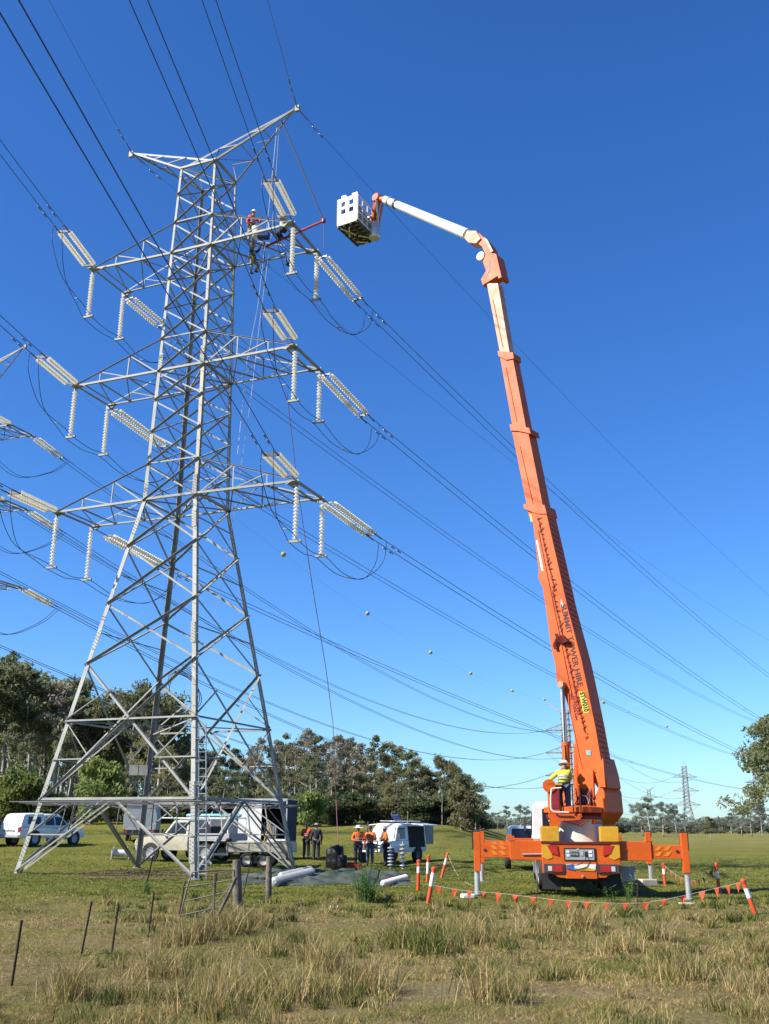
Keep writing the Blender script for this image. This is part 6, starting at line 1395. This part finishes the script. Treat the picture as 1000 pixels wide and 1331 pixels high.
# right-hand tree, far tree line, small trees in the open paddock
def rput(x, yb, top, D, proto, lab, wide=1., cat='tree', grp='trees of the far paddock', unit=10.4):
    p = atY(x, yb, D); gz = tz(p.x, D); h = max(1.5, atY(x, top, D).z - gz); return put(proto, V(p.x, D, gz), h / unit, rf.uniform(0, 6.28), lab, cat, grp, wide)
rput(1024, 1092, 925, 84, EDGE, 'large spreading gum tree cut off by the right edge of the picture', 1.18)
rput(1085, 1092, 935, 92, PROTO['olive'][0], 'second large gum tree just beyond the right edge', 1.2)
for x, yb, top, D, k, lab in ((863, 1090, 1042, 230, 0, 'pale gum tree in front of the smallest distant tower'), (836, 1091, 1043, 240, 0, 'pale gum tree left of the smallest distant tower'), (880, 1091, 1046, 235, 1, 'rounded gum tree right of the smallest distant tower'), (846, 1090, 1036, 235, 1, 'tall pale gum tree beside the smallest distant tower'),
                             (925, 1106, 1062, 150, 1, 'small round tree standing alone in the right paddock'), (906, 1094, 1070, 190, 1, 'little bush-like tree left of the lone small tree'), (660, 1080, 1047, 240, 1, 'low dark tree left of the crane cab'), (677, 1082, 1046, 260, 0, 'pale tree just left of the crane cab'), (647, 1078, 1056, 260, 1, 'low tree beside the end of the forest'),
                             (965, 1092, 1048, 260, 0, 'pale gum tree below the crown of the large right tree'), (978, 1092, 1040, 250, 0, 'taller pale gum tree at the right end of the far tree line'), (952, 1092, 1056, 270, 1, 'rounded tree in the far line, left of the pale gums'), (992, 1093, 1046, 240, 1, 'rounded tree at the right edge of the far tree line')):
    rput(x, yb, top, D, FARB[k] if D > 170 else PROTO['olive'][1], lab, rf.uniform(.95, 1.3))
for i in range(64):
    x = 628 + i * 6.3 + rf.uniform(-2, 2); D = rf.uniform(330, 420); p = atY(x, 1088, D); h = rf.choice([2.6, 3.2, 4, 5, 6.5]) * rf.uniform(.85, 1.15) * (1 if x > 800 else .75)
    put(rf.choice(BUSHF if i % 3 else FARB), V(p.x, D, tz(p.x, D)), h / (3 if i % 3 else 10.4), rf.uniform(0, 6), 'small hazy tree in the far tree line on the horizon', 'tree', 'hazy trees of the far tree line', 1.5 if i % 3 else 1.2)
cs = []
for x in np.linspace(610, 1090, 330):
    D = rs_.uniform(440, 520); p = atY(float(x), 1085, D); top_ = 1.6 + 2.2 * abs(math.sin(x * .06) + .6 * math.sin(x * .17 + 1))
    for k in range(3): cs.append((p.x + rs_.uniform(-3, 3), D, tz(p.x, D) + rs_.uniform(.3, top_)))
me = leaf_mesh('tree_line', cs, [(4., 4., 3.)] * len(cs), 50, .9, M['leaf_haze'], rs_)
o = bpy.data.objects.new('tree_line', me); col.objects.link(o); tag(o, 'hazy grey-green tree line along the horizon on the right', 'tree line', None, 'stuff')
for ls in [[EDGE]] + list(PROTO.values()) + list(BUSH.values()) + [FARB, BUSHF]:
    for o in ls:
        if o.name not in used:
            for ch in list(o.children): bpy.data.objects.remove(ch)
            bpy.data.objects.remove(o)
# ------------------------------------------------------------------ weeds and grass
def weed(px, py, h, n, lab):
    a = G(px, py); r = empty('weed', a, 0, lab, 'weed', 'green weeds in the grass'); st = MB(); cs = []; rw = random.Random(int(px)); V_ = []; F_ = []
    for i in range(n):
        an = rw.uniform(0, 6.28); d = rw.uniform(.02, .36) * h; b0 = V(rw.uniform(-.2, .2) * h, rw.uniform(-.2, .2) * h, -.02); e = b0 + V(math.cos(an) * d, math.sin(an) * d, h * rw.uniform(.4, 1)); st.tube([b0, b0.lerp(e, .5) + V(0, 0, .05), e], [.012, .008, .004], 4)
        for j in range(11):
            t = .15 + .85 * (j + rw.random()) / 11; p = b0.lerp(e, t); a2 = rw.uniform(0, 6.28); L = rw.uniform(.08, .17); dr = V(math.cos(a2), math.sin(a2), rw.uniform(-.1, .7)).normalized(); sd_ = dr.cross(V(0, 0, 1)).normalized() * L * .16
            k = len(V_); V_ += [p, p + dr * L * .5 + sd_, p + dr * L, p + dr * L * .5 - sd_]; F_.append((k, k + 1, k + 2, k + 3))
    st.build('stem', M['weedleaf'], r); MB().add(V_, F_).build('leaves', M['weedleaf'], r, fix=False)
weed(477, 1172, .98, 44, 'bushy green weed standing in the grass before the tarpaulin'); weed(820, 1172, .62, 9, 'leafy green weed right of the truck behind the bunting'); weed(795, 1174, .45, 5, 'thin green weed behind the bunting, below the truck corner')
weed(190, 1162, .35, 6, 'small dark weed at the foot of the picket under the tower')
gm = bpy.data.materials.new('grass_blades'); gm.use_nodes = True; n = gm.node_tree.nodes; L = gm.node_tree.links; b = n['Principled BSDF']; b.inputs['Roughness'].default_value = .7; b.inputs['Specular IOR Level'].default_value = .2
at_ = n.new('ShaderNodeAttribute'); at_.attribute_name = 'tone'; rp_ = n.new('ShaderNodeValToRGB'); e = rp_.color_ramp.elements
for i, (p, c) in enumerate(((0, (.022, .030, .008)), (.3, (.135, .215, .036)), (.55, (.300, .275, .070)), (.78, (.43, .295, .115)), (1, (.68, .51, .26)))):
    if i > 1: e.new(.5)
for i, (p, c) in enumerate(((0, (.022, .030, .008)), (.3, (.135, .215, .036)), (.55, (.300, .275, .070)), (.78, (.43, .295, .115)), (1, (.68, .51, .26)))): e[i].position = p; e[i].color = (*[q_ * .70 for q_ in c], 1)
L.new(at_.outputs['Fac'], rp_.inputs[0]); L.new(rp_.outputs[0], b.inputs['Base Color'])
tr = n.new('ShaderNodeBsdfTranslucent'); mx = n.new('ShaderNodeMixShader'); mx.inputs[0].default_value = .3; L.new(rp_.outputs[0], tr.inputs[0]); L.new(b.outputs[0], mx.inputs[1]); L.new(tr.outputs[0], mx.inputs[2]); L.new(mx.outputs[0], n['Material Output'].inputs[0])
def pnoise(x, y, f, s=0.):
    v = 0
    for k in range(4):
        q = f * 1.9 ** k; v = v + (np.sin(x * q + 3.1 * np.sin(y * q * .7 + s + k) + s) * np.cos(y * q * 1.1 + 2.3 * np.sin(x * q * .6 + s * 2 + k))) / (1.6 ** k)
    return v
def blades(name, X, Y, H, W, bend, tone, label, seg2=True):
    N = len(X); Z = terrain(X, Y) - .01; an = rng.uniform(0, 6.283, N); side = np.stack([np.cos(an), np.sin(an), np.zeros(N)], 1) * W[:, None]
    bn = rng.uniform(0, 6.283, N); lean = np.stack([np.cos(bn), np.sin(bn), np.zeros(N)], 1) * (bend * H)[:, None]
    P = np.stack([X, Y, Z], 1); up = np.zeros((N, 3)); up[:, 2] = H
    v = np.stack([P - side, P + side, P + up * .55 + lean * .35 + side * .7, P + up * .55 + lean * .35 - side * .7, P + up + lean], 1).reshape(-1, 3)
    base = np.arange(N)[:, None] * 5
    q = (base + np.array([0, 1, 2, 3])).ravel(); t = (base + np.array([3, 2, 4])).ravel()
    me = bpy.data.meshes.new(name); me.vertices.add(5 * N); me.vertices.foreach_set('co', v.ravel()); me.loops.add(7 * N)
    me.loops.foreach_set('vertex_index', np.concatenate([q, t])); me.polygons.add(2 * N)
    me.polygons.foreach_set('loop_start', np.concatenate([np.arange(N) * 4, 4 * N + np.arange(N) * 3])); me.polygons.foreach_set('loop_total', np.concatenate([np.full(N, 4), np.full(N, 3)])); me.update(calc_edges=True)
    a = me.attributes.new('tone', 'FLOAT', 'POINT'); a.data.foreach_set('value', np.repeat(np.clip(tone, 0, 1), 5).astype(np.float32)); me.materials.append(gm)
    o = bpy.data.objects.new(name, me); col.objects.link(o); tag(o, label, 'grass', None, 'stuff'); return o
def scatter(N, d0, d1, p=1.):
    """points in the view wedge, denser near the camera"""
    u = rng.random(N); D = d0 * (d1 / d0) ** u; A = rng.uniform(-.47, .47, N); return D * A, D
X, Y = scatter(230000, 9.2, 30)
dry = .5 + .33 * pnoise(X, Y, .55) + .30 * sstep(27, 20, Y) - .12; keep = rng.random(len(X)) < np.clip(.62 + .5 * pnoise(X, Y, .9, 2.), .2, 1); X, Y, dry = X[keep], Y[keep], dry[keep]
dry = dry - .35 * sstep(.25, .9, pnoise(X, Y, .7, 11.))
blades('short_grass', X, Y, rng.uniform(.015, .055, len(X)) * (1 + .5 * np.clip(pnoise(X, Y, .9, 2.), -1, 1)), rng.uniform(.0028, .0055, len(X)) * (Y / 13), rng.uniform(.5, 2.2, len(X)), .16 + .66 * np.clip(dry + .06 + .18 * pnoise(X, Y, 3.1, 4.), 0, 1) + rng.normal(0, .2, len(X)), 'short green and straw grass covering the foreground')
X, Y = scatter(130000, 28, 78); k_ = rng.random(len(X)) < 1 - sstep(42, 78, Y); X, Y = X[k_], Y[k_]
blades('paddock_grass', X, Y, rng.uniform(.02, .06, len(X)), rng.uniform(.009, .018, len(X)) * (Y / 35), rng.uniform(.6, 2.2, len(X)), .36 + .17 * pnoise(X, Y, .35) + .12 * pnoise(X, Y, 1.6, 3.) + rng.normal(0, .17, len(X)), 'grazed paddock grass around the vehicles')
# dry tussocks
cx, cy = scatter(1900, 9.6, 27); w_ = pnoise(cx, cy, .45, 5.); k = (w_ + rng.normal(0, .5, len(cx)) > -.05) & ~((cx < -3.0) & (cy > 12) & (cx < -.26 * cy)); cx, cy = cx[k], cy[k]
ex = np.array([G(*q)[:2] for q in ((260, 1222), (210, 1268), (90, 1296), (300, 1215), (355, 1240), (420, 1262), (380, 1225), (230, 1230), (270, 1318), (300, 1300), (606, 1228), (520, 1232), (705, 1218), (740, 1270), (800, 1238), (480, 1290), (890, 1275), (990, 1290), (850, 1225), (560, 1240), (400, 1300), (330, 1205), (640, 1300), (975, 1240), (610, 1212), (760, 1210))])
cx = np.concatenate([cx, ex[:, 0]]); cy = np.concatenate([cy, ex[:, 1]]); big = np.concatenate([np.zeros(len(cx) - len(ex)), np.ones(len(ex))])
Xs, Ys, Hs, Ws, Bs, Ts = [], [], [], [], [], []
for x, y, bg_ in zip(cx, cy, big):
    n_ = int(rng.uniform(30, 100)) + int(bg_ * 260); r_ = rng.uniform(.03, .11) + bg_ * .10; h = rng.uniform(.07, .26) + bg_ * rng.uniform(.14, .34); t0 = .80 if bg_ and rng.random() < .8 else rng.choice([.24, .42, .72, .84], p=[.25, .25, .27, .23])
    Xs.append(x + rng.normal(0, r_, n_)); Ys.append(y + rng.normal(0, r_, n_)); Hs.append(h * rng.uniform(.45, 1.1, n_)); Ws.append(np.full(n_, .0046) * (y / 13) * rng.uniform(.6, 1.3, n_)); Bs.append(rng.uniform(.05, 1.1, n_)); Ts.append(t0 - .06 + rng.normal(0, .27, n_))
blades('dry_tussocks', *[np.concatenate(q) for q in (Xs, Ys, Hs, Ws, Bs, Ts)], 'dry straw-coloured grass tussocks scattered through the foreground')
# fallen straw
X, Y = scatter(30000, 9.4, 26); k = pnoise(X, Y, .5, 9.) > -.1; X, Y = X[k], Y[k]
blades('fallen_straw', X, Y, rng.uniform(.02, .06, len(X)), rng.uniform(.002, .004, len(X)) * (Y / 13), rng.uniform(2.5, 7, len(X)), rng.uniform(.7, 1., len(X)), 'flattened pale straw lying in the foreground grass')

# ------------------------------------------------------------------ look-alikes told apart by their order in the view
def order_labels():
    by = {}
    for o in scene.objects:
        if o.parent is None and 'label' in o.keys() and 'group' in o.keys() and ('tree' in o.get('category', '') or 'shrub' in o.get('category', '')): by.setdefault(o['label'], []).append(o)
    W_ = ['leftmost', 'second from left', 'third from left', 'fourth from left', 'fifth from left', 'sixth from left', 'seventh from left', 'eighth from left', 'ninth from left', 'tenth from left', 'eleventh from left', 'twelfth from left'] + ['%dth from left' % k for k in range(13, 80)]
    for lb, os_ in by.items():
        if len(os_) < 2: continue
        os_.sort(key=lambda o: o.location.x / max(1, o.location.y)); n = len(os_)
        for i, o in enumerate(os_):
            w = ('left one of two', 'right one of two')[i] if n == 2 else ('rightmost' if i == n - 1 else W_[i])
            o['label'] = lb + ', ' + w
order_labels()
